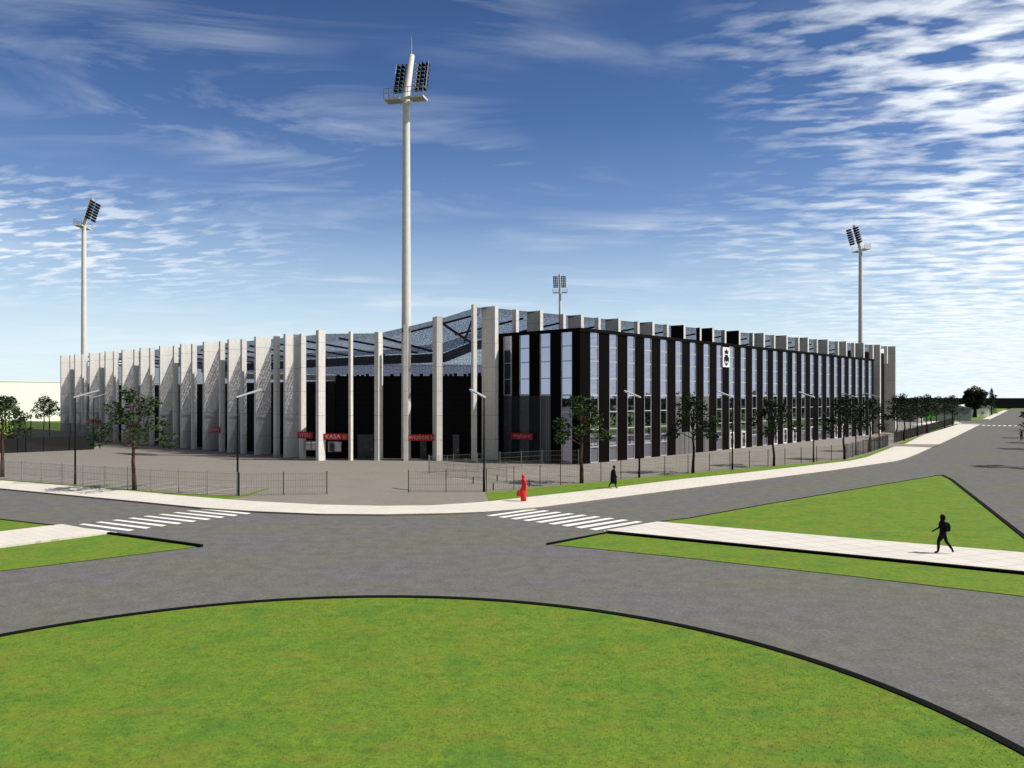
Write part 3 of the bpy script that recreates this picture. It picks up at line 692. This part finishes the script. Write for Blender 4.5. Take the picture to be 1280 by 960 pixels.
# big round tree and conifer far right
e = empty('round_tree', (*at(1218.5,285),.1)); tag(e, 'large dark round crowned tree beside the far end of the road', 'tree')
tr = MB(); tr.tube([(0,0,0),(.1,0,2),(0,0,4.5),(0,0,8)],[.75,.55,.45,.15],10); cr = MB(); rg = random.Random(9)
for k in range(46):
    while True:
        d = Vector((rg.uniform(-1,1),rg.uniform(-1,1),rg.uniform(-1,1)))
        if .45 < d.length < 1: break
    c = Vector((d.x*4.4,d.y*4.4,6.4+d.z*3.2)); leaf_cloud(cr, c, 1.35, 150, .36, rg)
    if k % 3 == 0: tr.tube([(0,0,4),(c*.5+Vector((0,0,2.6))),c],[.3,.16,.05],6)
for c in ((0,0,10.6),(1.3,.3,10.1),(-1.6,-.2,9.9),(2.6,0,9.2),(-2.8,0,9.0)): leaf_cloud(cr, Vector(c), 1.15, 130, .34, rg)
tr.build('trunk', M['barkdark'], e, False); cr.build('crown', M['leafdark'], e, False)
e = empty('round_tree', (*at(1232.5,318),.1)); tag(e, 'smaller dark tree between the big round tree and the pointed conifer', 'tree')
tr = MB(); tr.tube([(0,0,0),(0,0,3),(0,0,7)],[.4,.3,.1],8); cr = MB()
for k in range(20):
    d = Vector((rg.uniform(-1,1),rg.uniform(-1,1),rg.uniform(-1,1))); c = Vector((d.x*2.6,d.y*2.6,6.0+d.z*3.0)); leaf_cloud(cr, c, 1.1, 80, .32, rg)
tr.build('trunk', M['barkdark'], e, False); cr.build('crown', M['leafdark'], e, False)
e = empty('conifer', (*at(1239.5,330),.1)); tag(e, 'pointed dark conifer at the far end of the road', 'tree')
tr = MB(); tr.tube([(0,0,0),(0,0,11.5)],[.3,.03],8); cr = MB()
for k in range(24):
    z = 1+k*.43; rr_ = 2.9*(1-z/11.8)
    for j in range(9):
        a_ = j*.698+k*.5; c = Vector((math.cos(a_)*rr_*.6,math.sin(a_)*rr_*.6,z-.2)); leaf_cloud(cr, c, .3+rr_*.28, 12, .2, rg, .5)
tr.build('trunk', M['barkdark'], e, False); cr.build('crown', M['conifer'], e, False)

# ------------------------------------------------------------------ street lamps
def make_lamp(double=False):
    e = empty('street_lamp')
    mb = MB(); mb.tube([(0,0,0),(0,0,.35),(0,0,.95),(0,0,7.2)],[.10,.10,.075,.055],10); mb.build('pole', M['pole'], e)
    for s in ((1,-1) if double else (1,)):
        mb = MB(); a = Vector((0,-.12*s,7.12)); b = Vector((0,1.75*s,7.72)); mb.bar(a,b,.26,.09); o = mb.build('lamp_arm', M['lamphead'], e)
        mb = MB(); m1, m2 = a*.45+b*.55, a*.05+b*.95; mb.bar(m1-Vector((0,0,.07)),m2-Vector((0,0,.07)),.2,.04); mb.build('lamp_lens', M['glass'], o)
    return e
lamp = make_lamp()
ls = [((94,607.3),(.42,.35),'black street lamp with white tilted arm in front of the black screen, far left'),
      ((297,621.5),(.42,.35),'black street lamp with white tilted arm at the left fence gate'),
      ((605,616.5),(-.62,.78),'black street lamp at the corner of the verge left of the red figure'),
      ((799,598.7),(-.62,.78),'black street lamp on the verge right of the walking man'),
      ((915.5,588.6),(-.62,.78),'black street lamp on the verge below and right of the crest'),
      ((1016.9,579),(-.62,.78),'black street lamp on the verge just before the bend'),
      ((1069.8,569.6),(-.75,.66),'black street lamp by the dense fence at the bend'),
      ((1098.8,561.5),(-.8,.6),'black street lamp by the dense fence next to the driveway')]
for i, (p, d, lab) in enumerate(ls):
    o = lamp if i == 0 else copy_tree(lamp); x_, y_ = gp(*p); o.location = (x_,y_,.1); o.rotation_euler = (0,0,math.atan2(-d[0],d[1]))
    tag(o, lab, 'street lamp', 'black street lamps')
o = make_lamp(True); o.location = (-60.2,114,.1); o.rotation_euler = (0,0,R(-62)); tag(o, 'two armed street lamp behind the end of the black screen', 'street lamp', 'black street lamps')

# ------------------------------------------------------------------ fences
def wire_fence(name, pts, h, label, gap=.17, ww=.011, panel='wire', post='post', every=2.6, group='wire mesh fences', wires=4):
    P = [Vector(p) for p in pts]; e = empty(name, (P[0].x,P[0].y,.1)); tag(e, label, 'fence', group)
    for i in range(len(P)-1):
        a, b = P[i], P[i+1]; L = (b-a).length; k = max(1, round(L/every))
        for j in range(k):
            p, q = a+(b-a)*j/k, a+(b-a)*(j+1)/k; d = (q-p).normalized(); l = (q-p).length
            mb = MB(); nn = max(2, int(l/gap))
            for t in range(1, nn): 
                c = p+(q-p)*t/nn; mb.box(c.x-ww/2,c.x+ww/2,c.y-ww/2,c.y+ww/2,.17,h)
            for t in range(wires): 
                z = .2+(h-.25)*t/(wires-1); mb.bar((p.x,p.y,z),(q.x,q.y,z),ww*1.3)
            mb.build('wire_panel', M[panel], e)
            mb = MB(); mb.box(p.x-.03,p.x+.03,p.y-.03,p.y+.03,.1,h+.1); mb.build('fence_post', M[post], e)
        if i == len(P)-2: mb = MB(); mb.box(b.x-.03,b.x+.03,b.y-.03,b.y+.03,.1,h+.1); mb.build('fence_post', M[post], e)
    return e
wire_fence('wire_fence', [ext(gp(27.5,602.8),gp(104,609),.6), gp(27.5,602.8), gp(104,609.3), gp(189,615.8), gp(296,622)], 1.75, 'low grey wire fence along the left pavement in front of the parking bays')
wire_fence('wire_gate', [gp(299,621.8), gp(408.5,619.5)], 1.7, 'wire gate panel right of the left fence, closing toward the forecourt', .17, .011, 'wire', 'postdark', 3.3)
wire_fence('wire_gate', [gp(510.6,617.3), gp(604,616.2)], 1.7, 'wire gate panel left of the corner street lamp', .17, .011, 'wire', 'postdark', 2.9)
wire_fence('wire_fence', gps([(608,616.6),(675,610.5),(725,605.5),(800,598.4),(860,592.7),(960,584),(1057,575)]), 1.75, 'long low wire fence along the verge in front of the black block', .2, .009, 'wire', 'postdark', 2.9)
wire_fence('wire_fence', gps([(1058.5,574.6),(1085,567.5),(1110,558.8)]), 1.8, 'dark wire fence seen edge-on at the bend of the pavement', .14, .012, 'densewire', 'postdark')
wire_fence('wire_fence', gps([(1117.5,555),(1150,544.6),(1192.5,530.3)]), 1.8, 'dark wire fence past the driveway running toward the shed', .14, .013, 'densewire', 'postdark')
wire_fence('wire_fence', [gp(536,592.5), gp(567,590.3), gp(625,587), gp(677.5,583.3), (7.0,83.2)], 1.7, 'wire fence in front of the grey panels, ending at the black block corner', .17, .011, 'wire', 'post', 2.9)
wire_fence('wire_fence', [gp(537,593.1), gp(582.5,598.5), gp(633.5,605.3)], 1.7, 'short wire fence closing the small car park behind the corner lamp', .17, .011, 'wire', 'post', 2.6)
for (p, lab) in (((591.5,605.6),'leftmost short dark bollard behind the gate panel'),((621.5,603),'short dark bollard farthest back behind the corner lamp'),((616.5,614),'short dark bollard nearest the verge, right of the corner lamp'),((661.5,609.5),'short dark bollard behind the fence right of the red figure')):
    x_, y_ = gp(*p); e = empty('bollard', (x_,y_,.1)); tag(e, lab, 'bollard', 'short dark bollards in the small car park')
    mb = MB(); mb.tube([(0,0,0),(0,0,.5),(0,0,.56)],[.05,.05,.03],10); mb.build('shaft', M['postdark'], e, False); mb = MB(); mb.tube([(0,0,0),(0,0,.03)],[.09,.09],10); mb.build('base_plate', M['postdark'], e, False)
# black screens left
def screen(a, b, h0, h1, label, every=3.0, first=True):
    a, b = Vector(a), Vector(b); e = empty('mesh_screen', (a.x,a.y,.1)); tag(e, label, 'screen fence', 'black mesh screens at the left of the car park'); L = (b-a).length; k = max(1, round(L/every))
    for j in range(k):
        p, q = a+(b-a)*j/k, a+(b-a)*(j+1)/k
        mb = MB(); mb.wallbox(p, q, .15, h0, .04); mb.build('lower_screen', M['screen'], e)
        if h1: mb = MB(); mb.wallbox(p, q, h0+.03, h1, .02); mb.build('upper_screen', M['screenlight'], e)
        mb = MB(); mb.box(p.x-.05,p.x+.05,p.y-.05,p.y+.05,.1,(h1 or h0)+.05); mb.build('fence_post', M['pole'], e)
    mb = MB(); mb.box(b.x-.05,b.x+.05,b.y-.05,b.y+.05,.1,(h1 or h0)+.05); mb.build('fence_post', M['pole'], e)
s0, s1 = Vector(gp(0,567.8)), Vector(gp(117,562.8))
screen(s0+(s0-s1)*1.2, s1, 2.0, None, 'front black mesh screen fence at the left edge of the car park')
screen(s1+Vector((-.1,.1)), s1+Vector((-26,24)), 2.3, 3.5, 'tall black mesh screen running back from the corner of the front screen', 9.0)
screen(s0+(s1-s0)*.26, s0+(s1-s0)*.26+Vector((-14,14)), 2.1, None, 'inner black mesh screen standing behind the front screen')

# ------------------------------------------------------------------ far buildings
def hall(name, x0, x1, y0, y1, h, wall, label, roofmat='rooftile', gable=0.0, loc=None, doors_=(), wins=(), pitched_x=True):
    e = empty(name, ((x0+x1)/2,(y0+y1)/2,.1)); tag(e, label, 'building')
    mb = MB(); mb.box(x0,x1,y0,y1,.1,h)
    w = mb.build('wall', M[wall], e)
    mb = MB()
    if gable:
        xm = (x0+x1)/2; o_ = .3
        vs = [(x0-o_,y0-o_,h),(x1+o_,y0-o_,h),(xm,y0-o_,h+gable),(x0-o_,y1+o_,h),(x1+o_,y1+o_,h),(xm,y1+o_,h+gable)]
        mb.add(vs, [(0,1,2),(3,5,4),(0,2,5,3),(1,4,5,2),(0,3,4,1)])
    else:
        mb.box(x0-.15,x1+.15,y0-.15,y1+.15,h+.005,h+.3)
    mb.build('roof', M[roofmat], e)
    for a, b, z0, z1, mt in doors_:
        mb = MB(); mb.box(a,b,y0-.12,y0,z0,z1); d_ = mb.build('door', M[mt], e); mb = MB(); mb.box(b-.4,b-.3,y0-.2,y0-.12,1.2,1.5); mb.build('door_handle', M['pole'], d_)
    for a, b, z0, z1 in wins:
        mb = MB(); mb.box(a,b,y0-.05,y0,z0,z1); w_ = mb.build('window', M['glass'], e); mb = MB(); mb.box(a-.1,b+.1,y0-.12,y0-.001,z0-.15,z0-.01); mb.build('window_sill', M['frame'], w_)
    return e
hd_ = hall('hall', -40, 22, -20, 20, 11.9, 'cream', 'large plain cream hall at the far left with a tall grey green door', 'cream', doors_=((-11.8,-8.6,.12,7.4,'greendoor'),))
hd_.location = (-132.5-14.1,246+14.1,.1); hd_.rotation_euler = (0,0,R(45))
hall('shed', 127.5, 143.2, 247, 262, 3.9, 'greygreen', 'grey green shed with shallow gable roof behind the end of the tree row', 'greygreen', 1.6, doors_=((139,140.2,.12,2.3,'greendoor'),))
hall('white_house', 196, 206.5, 340, 352, 3.4, 'whitewall', 'small white house between the round tree and the conifer', 'whitewall', .9, doors_=((200,201,.12,2.2,'greygreen'),))
hall('white_house', 170.5, 176, 292, 300, 3.2, 'whitewall', 'white house mostly hidden behind the trunk of the big round tree', 'rooftile', 1.0, wins=((173,174,1.2,2.2),))
hall('kiosk', 117.3, 119.4, 230, 233, 2.6, 'whitewall', 'narrow white kiosk left of the bright green panel', 'whitewall', doors_=((118,118.8,.12,2.1,'whitewall'),))
hall('shed', 107, 117, 232, 244, 2.2, 'bluegrey', 'low blue grey shed behind the fence left of the white kiosk', 'rooftile', wins=((112,114,1.0,1.8),))
e = empty('billboard', (126.2,242,.1)); tag(e, 'bright green panel on posts behind the row of trees', 'billboard')
mb = MB(); mb.box(123.4,129,242,242.2,1.0,3.3); mb.build('panel', M['brightgreen'], e)
for x_ in (124.8,128): mb = MB(); mb.box(x_-.08,x_+.08,242.2,242.36,.1,3.0); mb.build('post', M['postdark'], e)
e = empty('bus_shelter', (*gp(1196.5,529),.1)); tag(e, 'small dark metal frame shelter on the pavement before the grey green shed', 'shelter'); bx, by = gp(1196.5,529)
for dx in (-.7,.7):
    for dy in (0,1.4): mb = MB(); mb.box(bx+dx-.05,bx+dx+.05,by+dy-.05,by+dy+.05,.1,2.4); mb.build('post', M['postdark'], e)
mb = MB(); mb.box(bx-.9,bx+.9,by-.2,by+1.6,2.4,2.5); mb.build('roof', M['postdark'], e)
mb = MB(); mb.box(bx-.66,bx+.66,by+1.36,by+1.40,.5,2.2); mb.build('back_panel', M['glass'], e)

# ------------------------------------------------------------------ people (facing -x in their own space)
def skin_body(name, joints, edges, mat, parent, sub=1):
    names = list(joints); idx = {k: i for i, k in enumerate(names)}
    me = bpy.data.meshes.new(name); me.from_pydata([joints[k][0] for k in names], [(idx[a],idx[b]) for a, b in edges], [])
    o = bpy.data.objects.new(name, me); C.objects.link(o)
    sk = o.modifiers.new('s', 'SKIN'); sk.use_smooth_shade = True
    if not me.skin_vertices: me.skin_vertices.new()
    for i, k in enumerate(names):
        r = joints[k][1]; me.skin_vertices[0].data[i].radius = r if isinstance(r, tuple) else (r, r)
    me.skin_vertices[0].data[idx['pelvis']].use_root = True
    ss = o.modifiers.new('b', 'SUBSURF'); ss.levels = sub; ss.render_levels = sub
    bpy.context.view_layer.update(); dg = bpy.context.evaluated_depsgraph_get(); m2 = bpy.data.meshes.new_from_object(o.evaluated_get(dg))
    bpy.data.objects.remove(o); m2.name = name; m2.materials.clear(); m2.materials.append(mat)
    p = bpy.data.objects.new(name, m2); C.objects.link(p); p.parent = parent; return p
def ellipsoid(mb, c, rx, ry, rz, n=12, m=8):
    pts = []; fs = []
    for j in range(m+1):
        t = math.pi*j/m
        for i in range(n):
            a_ = 2*math.pi*i/n; pts.append((c[0]+rx*math.sin(t)*math.cos(a_), c[1]+ry*math.sin(t)*math.sin(a_), c[2]+rz*math.cos(t)))
    for j in range(m):
        for i in range(n): fs.append((j*n+i, j*n+(i+1)%n, (j+1)*n+(i+1)%n, (j+1)*n+i))
    mb.add(pts, fs)
def loft(mb, secs, n=16):                                      # (z, cx, cy, rx, ry)
    vs = []; fs = []
    for z, cx, cy, rx, ry in secs:
        for i in range(n): a_ = 2*math.pi*i/n; vs.append((cx+rx*math.cos(a_),cy+ry*math.sin(a_),z))
    for j in range(len(secs)-1):
        for i in range(n): fs.append((j*n+i,j*n+(i+1)%n,(j+1)*n+(i+1)%n,(j+1)*n+i))
    fs.append(tuple(range(n-1,-1,-1))); fs.append(tuple((len(secs)-1)*n+i for i in range(n))); mb.add(vs, fs)
def person(label, loc, rz, mat, pose, scale=1.0, coat=None, pack=False, hair='short'):
    e = empty('person'); tag(e, label, 'person')
    J = {'pelvis':((0,0,.95),(.115,.15)),'waist':((-.01,0,1.12),(.10,.135)),'chest':((-.02,0,1.34),(.115,.165)),'collar':((-.02,0,1.46),(.075,.10)),'neck':((-.035,0,1.53),.055),'head':((-.05,0,1.62),(.095,.078)),'crown':((-.04,0,1.73),(.082,.07)),'nose':((-.155,0,1.615),.012)}
    E_ = [('pelvis','waist'),('waist','chest'),('chest','collar'),('collar','neck'),('neck','head'),('head','crown'),('head','nose')]
    for s, sd in ((1,'l'),(-1,'r')):
        sh, el, wr, kn, an, to = pose[sd]
        J['sh'+sd] = ((-.02,s*.175,1.43),.062); J['el'+sd] = ((el[0],s*(.21+el[2]),el[1]),.045); J['wr'+sd] = ((wr[0],s*(.2+wr[2]),wr[1]),.032)
        hd = (Vector(J['wr'+sd][0])-Vector(J['el'+sd][0])).normalized(); hp = Vector(J['wr'+sd][0])+hd*.08
        J['palm'+sd] = (tuple(hp),(.034,.02)); E_ += [('collar','sh'+sd),('sh'+sd,'el'+sd),('el'+sd,'wr'+sd),('wr'+sd,'palm'+sd)]
        side = Vector((0,1,0)).cross(hd).normalized()
        for k, (o_, l_) in enumerate(((-.03,.075),(-.01,.088),(.01,.083),(.03,.066))):
            b1 = hp+side*o_+hd*.035; b2 = b1+hd*l_*.6+Vector((0,-s*.012,-.004)); 
            J['f%d%s'%(k,sd)] = (tuple(b1),.009); J['g%d%s'%(k,sd)] = (tuple(b2),.008); E_ += [('palm'+sd,'f%d%s'%(k,sd)),('f%d%s'%(k,sd),'g%d%s'%(k,sd))]
        J['th'+sd] = (tuple(hp-hd*.02-side*.05),.010); E_.append(('palm'+sd,'th'+sd))
        J['hip'+sd] = ((0,s*.09,.90),.095); J['kn'+sd] = ((kn[0],s*.09,kn[1]),.072); J['ca'+sd] = (tuple(Vector((kn[0],s*.09,kn[1]))*.65+Vector((an[0],s*.09,an[1]))*.35+Vector((.015,0,0))),.070)
        J['an'+sd] = ((an[0],s*.09,an[1]),.050); J['to'+sd] = ((to[0],s*.10,to[1]),.042)
        E_ += [('pelvis','hip'+sd),('hip'+sd,'kn'+sd),('kn'+sd,'ca'+sd),('ca'+sd,'an'+sd),('an'+sd,'to'+sd)]
    skin_body('body', J, E_, mat, e)
    mb = MB(); ellipsoid(mb, (-.03,0,1.69), .108, .092, .115)
    if hair == 'full': ellipsoid(mb, (0,0,1.64), .105, .10, .14)
    if hair == 'hood': loft(mb, [(1.46,.0,0,.13,.15),(1.55,-.005,0,.105,.105),(1.68,-.01,0,.118,.108),(1.78,-.02,0,.08,.075),(1.81,-.02,0,.02,.02)])
    mb.build('hood' if hair == 'hood' else 'hair', mat, e, False, True)
    if coat: mb = MB(); loft(mb, coat); mb.build('coat', mat, e, False, True)
    if pack:
        mb = MB(); loft(mb, [(1.02,.185,0,.06,.11),(1.05,.20,0,.10,.15),(1.25,.205,0,.115,.155),(1.38,.18,0,.09,.14),(1.43,.155,0,.05,.1)])
        b_ = mb.build('backpack', mat, e, False, True); mb = MB()
        for s in (-1,1): mb.tube([(.1,s*.11,1.42),(-.05,s*.12,1.47),(-.13,s*.12,1.36),(-.11,s*.13,1.2),(.1,s*.13,1.08)],[.018]*5,6)
        mb.build('strap', mat, b_, False)
    e.location = (*loc,.1); e.rotation_euler = (0,0,rz); e.scale = (scale,)*3; return e
walk = {'l':(0,(-.06,1.16,.02),(-.20,.98,.0),(-.16,.52),(-.17,.08),(-.33,.04)), 'r':(0,(.10,1.16,.02),(.12,.93,.0),(.10,.53),(.36,.20),(.30,.07))}
boy = {'l':(0,(-.05,1.16,.03),(-.28,1.05,.0),(-.17,.52),(-.19,.08),(-.36,.04)), 'r':(0,(.05,1.15,.03),(-.10,1.0,.02),(.10,.55),(.36,.22),(.40,.08))}
stand = {'l':(0,(.02,1.15,.02),(-.02,.92,.0),(-.01,.5),(.0,.08),(-.15,.035)), 'r':(0,(.06,1.15,.02),(.06,.92,.0),(.02,.5),(.03,.08),(-.12,.035))}
walkr = {'l':walk['l'],'r':walk['r']}
person('person in dark clothes with shorts and a backpack striding left on the island path', gp(1179,695), 0, M['clothblack'], boy, 1.0,
       [(.56,-.15,.09,.085,.085),(.7,-.09,.06,.12,.13),(.86,-.02,.0,.145,.175),(1.0,-.005,0,.135,.17),(1.3,-.02,0,.14,.195),(1.45,-.02,0,.10,.16)], True, 'full')
person('person in a long black coat walking along the pavement by the verge', gp(767,612), math.pi*.98, M['clothblack'], walk, 1.0,
       [(.38,.0,0,.26,.24),(.7,.0,0,.25,.24),(1.0,.02,0,.225,.24),(1.3,.02,0,.19,.24),(1.44,.01,0,.13,.18),(1.50,-.01,0,.07,.08)], False, 'short')
person('person all in red wearing a long robe, standing at the zebra crossing', gp(654.5,628.3), R(20), M['clothred'], stand, 1.02,
       [(.03,.0,0,.20,.17),(.3,-.01,0,.20,.17),(.62,-.06,0,.27,.17),(.85,.0,0,.20,.17),(1.08,.04,0,.16,.16),(1.3,.04,0,.175,.20),(1.42,.01,0,.12,.17),(1.48,-.02,0,.07,.08)], False, 'full')
rb = empty('bag', (*gp(647.5,621.5),.1)); tag(rb, 'red bag held low at the left side of the red figure', 'bag')
bx, by = gp(654.5,628.3); rb.location = (bx-.34,by-.12,.47)
mb = MB(); loft(mb, [(-.02,0,0,.10,.07),(.06,0,0,.17,.09),(.3,.03,0,.13,.08),(.42,.06,0,.08,.06)]); mb.build('bag_body', M['clothred'], rb, False, True)
mb = MB(); mb.tube([(-.02,0,.4),(.08,0,.62),(.16,0,.4)],[.015]*3,6); mb.build('handle', M['clothred'], rb, False)
person('dark clothed person on the right pavement at the edge of the photo', (84.0,130.6), R(60), M['clothblack'], stand, 1.0, None, False, 'short')

# ------------------------------------------------------------------ sky, sun, camera
EL = R(51)
w = bpy.data.worlds.new('World'); sc.world = w; w.use_nodes = True
nt = w.node_tree; nt.nodes.clear()
out = nt.nodes.new('ShaderNodeOutputWorld'); bg = nt.nodes.new('ShaderNodeBackground'); nt.links.new(bg.outputs[0], out.inputs[0])
sky = nt.nodes.new('ShaderNodeTexSky'); sky.sky_type = 'NISHITA'; sky.sun_disc = False; sky.sun_elevation = EL; sky.sun_rotation = R(100)
sky.altitude = 100; sky.air_density = 1.0; sky.dust_density = .6; sky.ozone_density = 1.5
tc = nt.nodes.new('ShaderNodeTexCoord'); sx = nt.nodes.new('ShaderNodeSeparateXYZ'); nt.links.new(tc.outputs['Generated'], sx.inputs[0])
X, Y, Z = sx.outputs
zc = mathn(nt, 'MAXIMUM', Z, 0.0); zz = mathn(nt, 'ADD', zc, .09)
px_, py_ = mathn(nt,'DIVIDE',X,zz), mathn(nt,'DIVIDE',Y,zz)
def vec(a, b, c=0.0):
    n_ = nt.nodes.new('ShaderNodeCombineXYZ')
    for s_, v_ in zip(n_.inputs, (a,b,c)):
        if isinstance(v_, (int,float)): s_.default_value = v_
        else: nt.links.new(v_, s_)
    return n_.outputs[0]
def lin(a, ka, b, kb, c=0.0): return mathn(nt,'ADD',mathn(nt,'ADD',mathn(nt,'MULTIPLY',a,ka),mathn(nt,'MULTIPLY',b,kb)),c)
# long feathery cirrus
cir = noise(nt, vec(lin(px_,.55,py_,.16), lin(px_,-.18,py_,1.25), 3.1), 1.7, 9, .60, .8)
cmask = noise(nt, vec(lin(px_,.8,py_,0.1), lin(px_,0.0,py_,1.1), 4.4), 1.3, 3, .5)
cirf = mathn(nt,'MULTIPLY', ramp(nt, cir, [(.47,0.0),(.60,.40),(.76,1.0)]).outputs[0], ramp(nt, cmask, [(.44,0.0),(.64,1.0)]).outputs[0])
# rippled bank towards the right
rip = noise(nt, vec(lin(px_,2.5,py_,-.15), lin(px_,1.0,py_,5.2), 1.3), 2.3, 5, .52, .2)
xyl = mathn(nt,'DIVIDE',X,mathn(nt,'ADD',mathn(nt,'ABSOLUTE',Y),.25))
rmask = mathn(nt,'ADD', mathn(nt,'MULTIPLY',xyl,1.35), mathn(nt,'MULTIPLY',mathn(nt,'SUBTRACT',cmask,.5),.55))
rm = ramp(nt, rmask, [(.18,0.0),(.62,1.0)]).outputs[0]
thr = mathn(nt,'ADD', rip, mathn(nt,'MULTIPLY',rm,.12))
ripf = mathn(nt,'MULTIPLY', ramp(nt, thr, [(.50,0.0),(.59,.45),(.70,1.0)]).outputs[0], rm)
lm = mathn(nt,'MULTIPLY', ramp(nt, mathn(nt,'MULTIPLY',xyl,-1.0), [(.18,0.0),(.42,.8)]).outputs[0], ramp(nt, Z, [(.10,0.0),(.15,1.0),(.20,.8),(.25,0.0)]).outputs[0])
low = mathn(nt,'MULTIPLY', ramp(nt, rip, [(.48,0.0),(.62,1.0)]).outputs[0], lm)
cl = mathn(nt,'MAXIMUM', mathn(nt,'MAXIMUM', mathn(nt,'MULTIPLY',cirf,.62), low), ripf, None, True)
tint = ramp(nt, Z, [(0.0,(1.0,1.06,1.05)),(.10,(.76,.95,1.20)),(.25,(.56,.74,1.06)),(.42,(.44,.60,.86)),(.56,(.26,.34,.50)),(.9,(.22,.30,.46))])  # upper stops dim the sky above the view to lower the ambient light
base = mixc(nt, 1.0, sky.outputs[0], tint.outputs[0], 'MULTIPLY')
hz = ramp(nt, Z, [(0.0,.92),(.06,.72),(.13,.36),(.22,.08),(.33,0.0)])
front = ramp(nt, lin(Y,.5,X,-.125,.5), [(.36,.06),(.54,1.0)])  # sky behind the camera is darkened to cut fill on the fins
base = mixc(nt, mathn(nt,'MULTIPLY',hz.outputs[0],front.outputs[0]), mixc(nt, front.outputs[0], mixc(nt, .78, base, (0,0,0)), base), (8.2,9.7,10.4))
col = mixc(nt, cl, base, (9.6,10.2,10.8))
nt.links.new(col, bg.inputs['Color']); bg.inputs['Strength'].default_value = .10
sd = bpy.data.lights.new('sun', 'SUN'); sd.energy = 5.0; sd.angle = R(.5); sd.color = (1,.95,.87)
so_ = bpy.data.objects.new('sun', sd); C.objects.link(so_); so_.rotation_euler = (0, R(90)-EL, R(-10)); so_.location = (60,0,80)
cd = bpy.data.cameras.new('camera'); cd.sensor_width = 36; cd.lens = 36*FOC/1280; cd.shift_y = 17/1280; cd.clip_end = 20000; cd.clip_start = .1
cam = bpy.data.objects.new('camera', cd); C.objects.link(cam); cam.location = (0,0,CAMH); cam.rotation_euler = (R(90),0,0); sc.camera = cam
sc.view_settings.view_transform = 'Standard'; sc.view_settings.look = 'None'; sc.view_settings.exposure = 0; sc.view_settings.gamma = 1
sc.view_settings.use_curve_mapping = False
sc.cycles.transparent_max_bounces = 16; sc.cycles.max_bounces = 6; sc.cycles.use_denoising = True
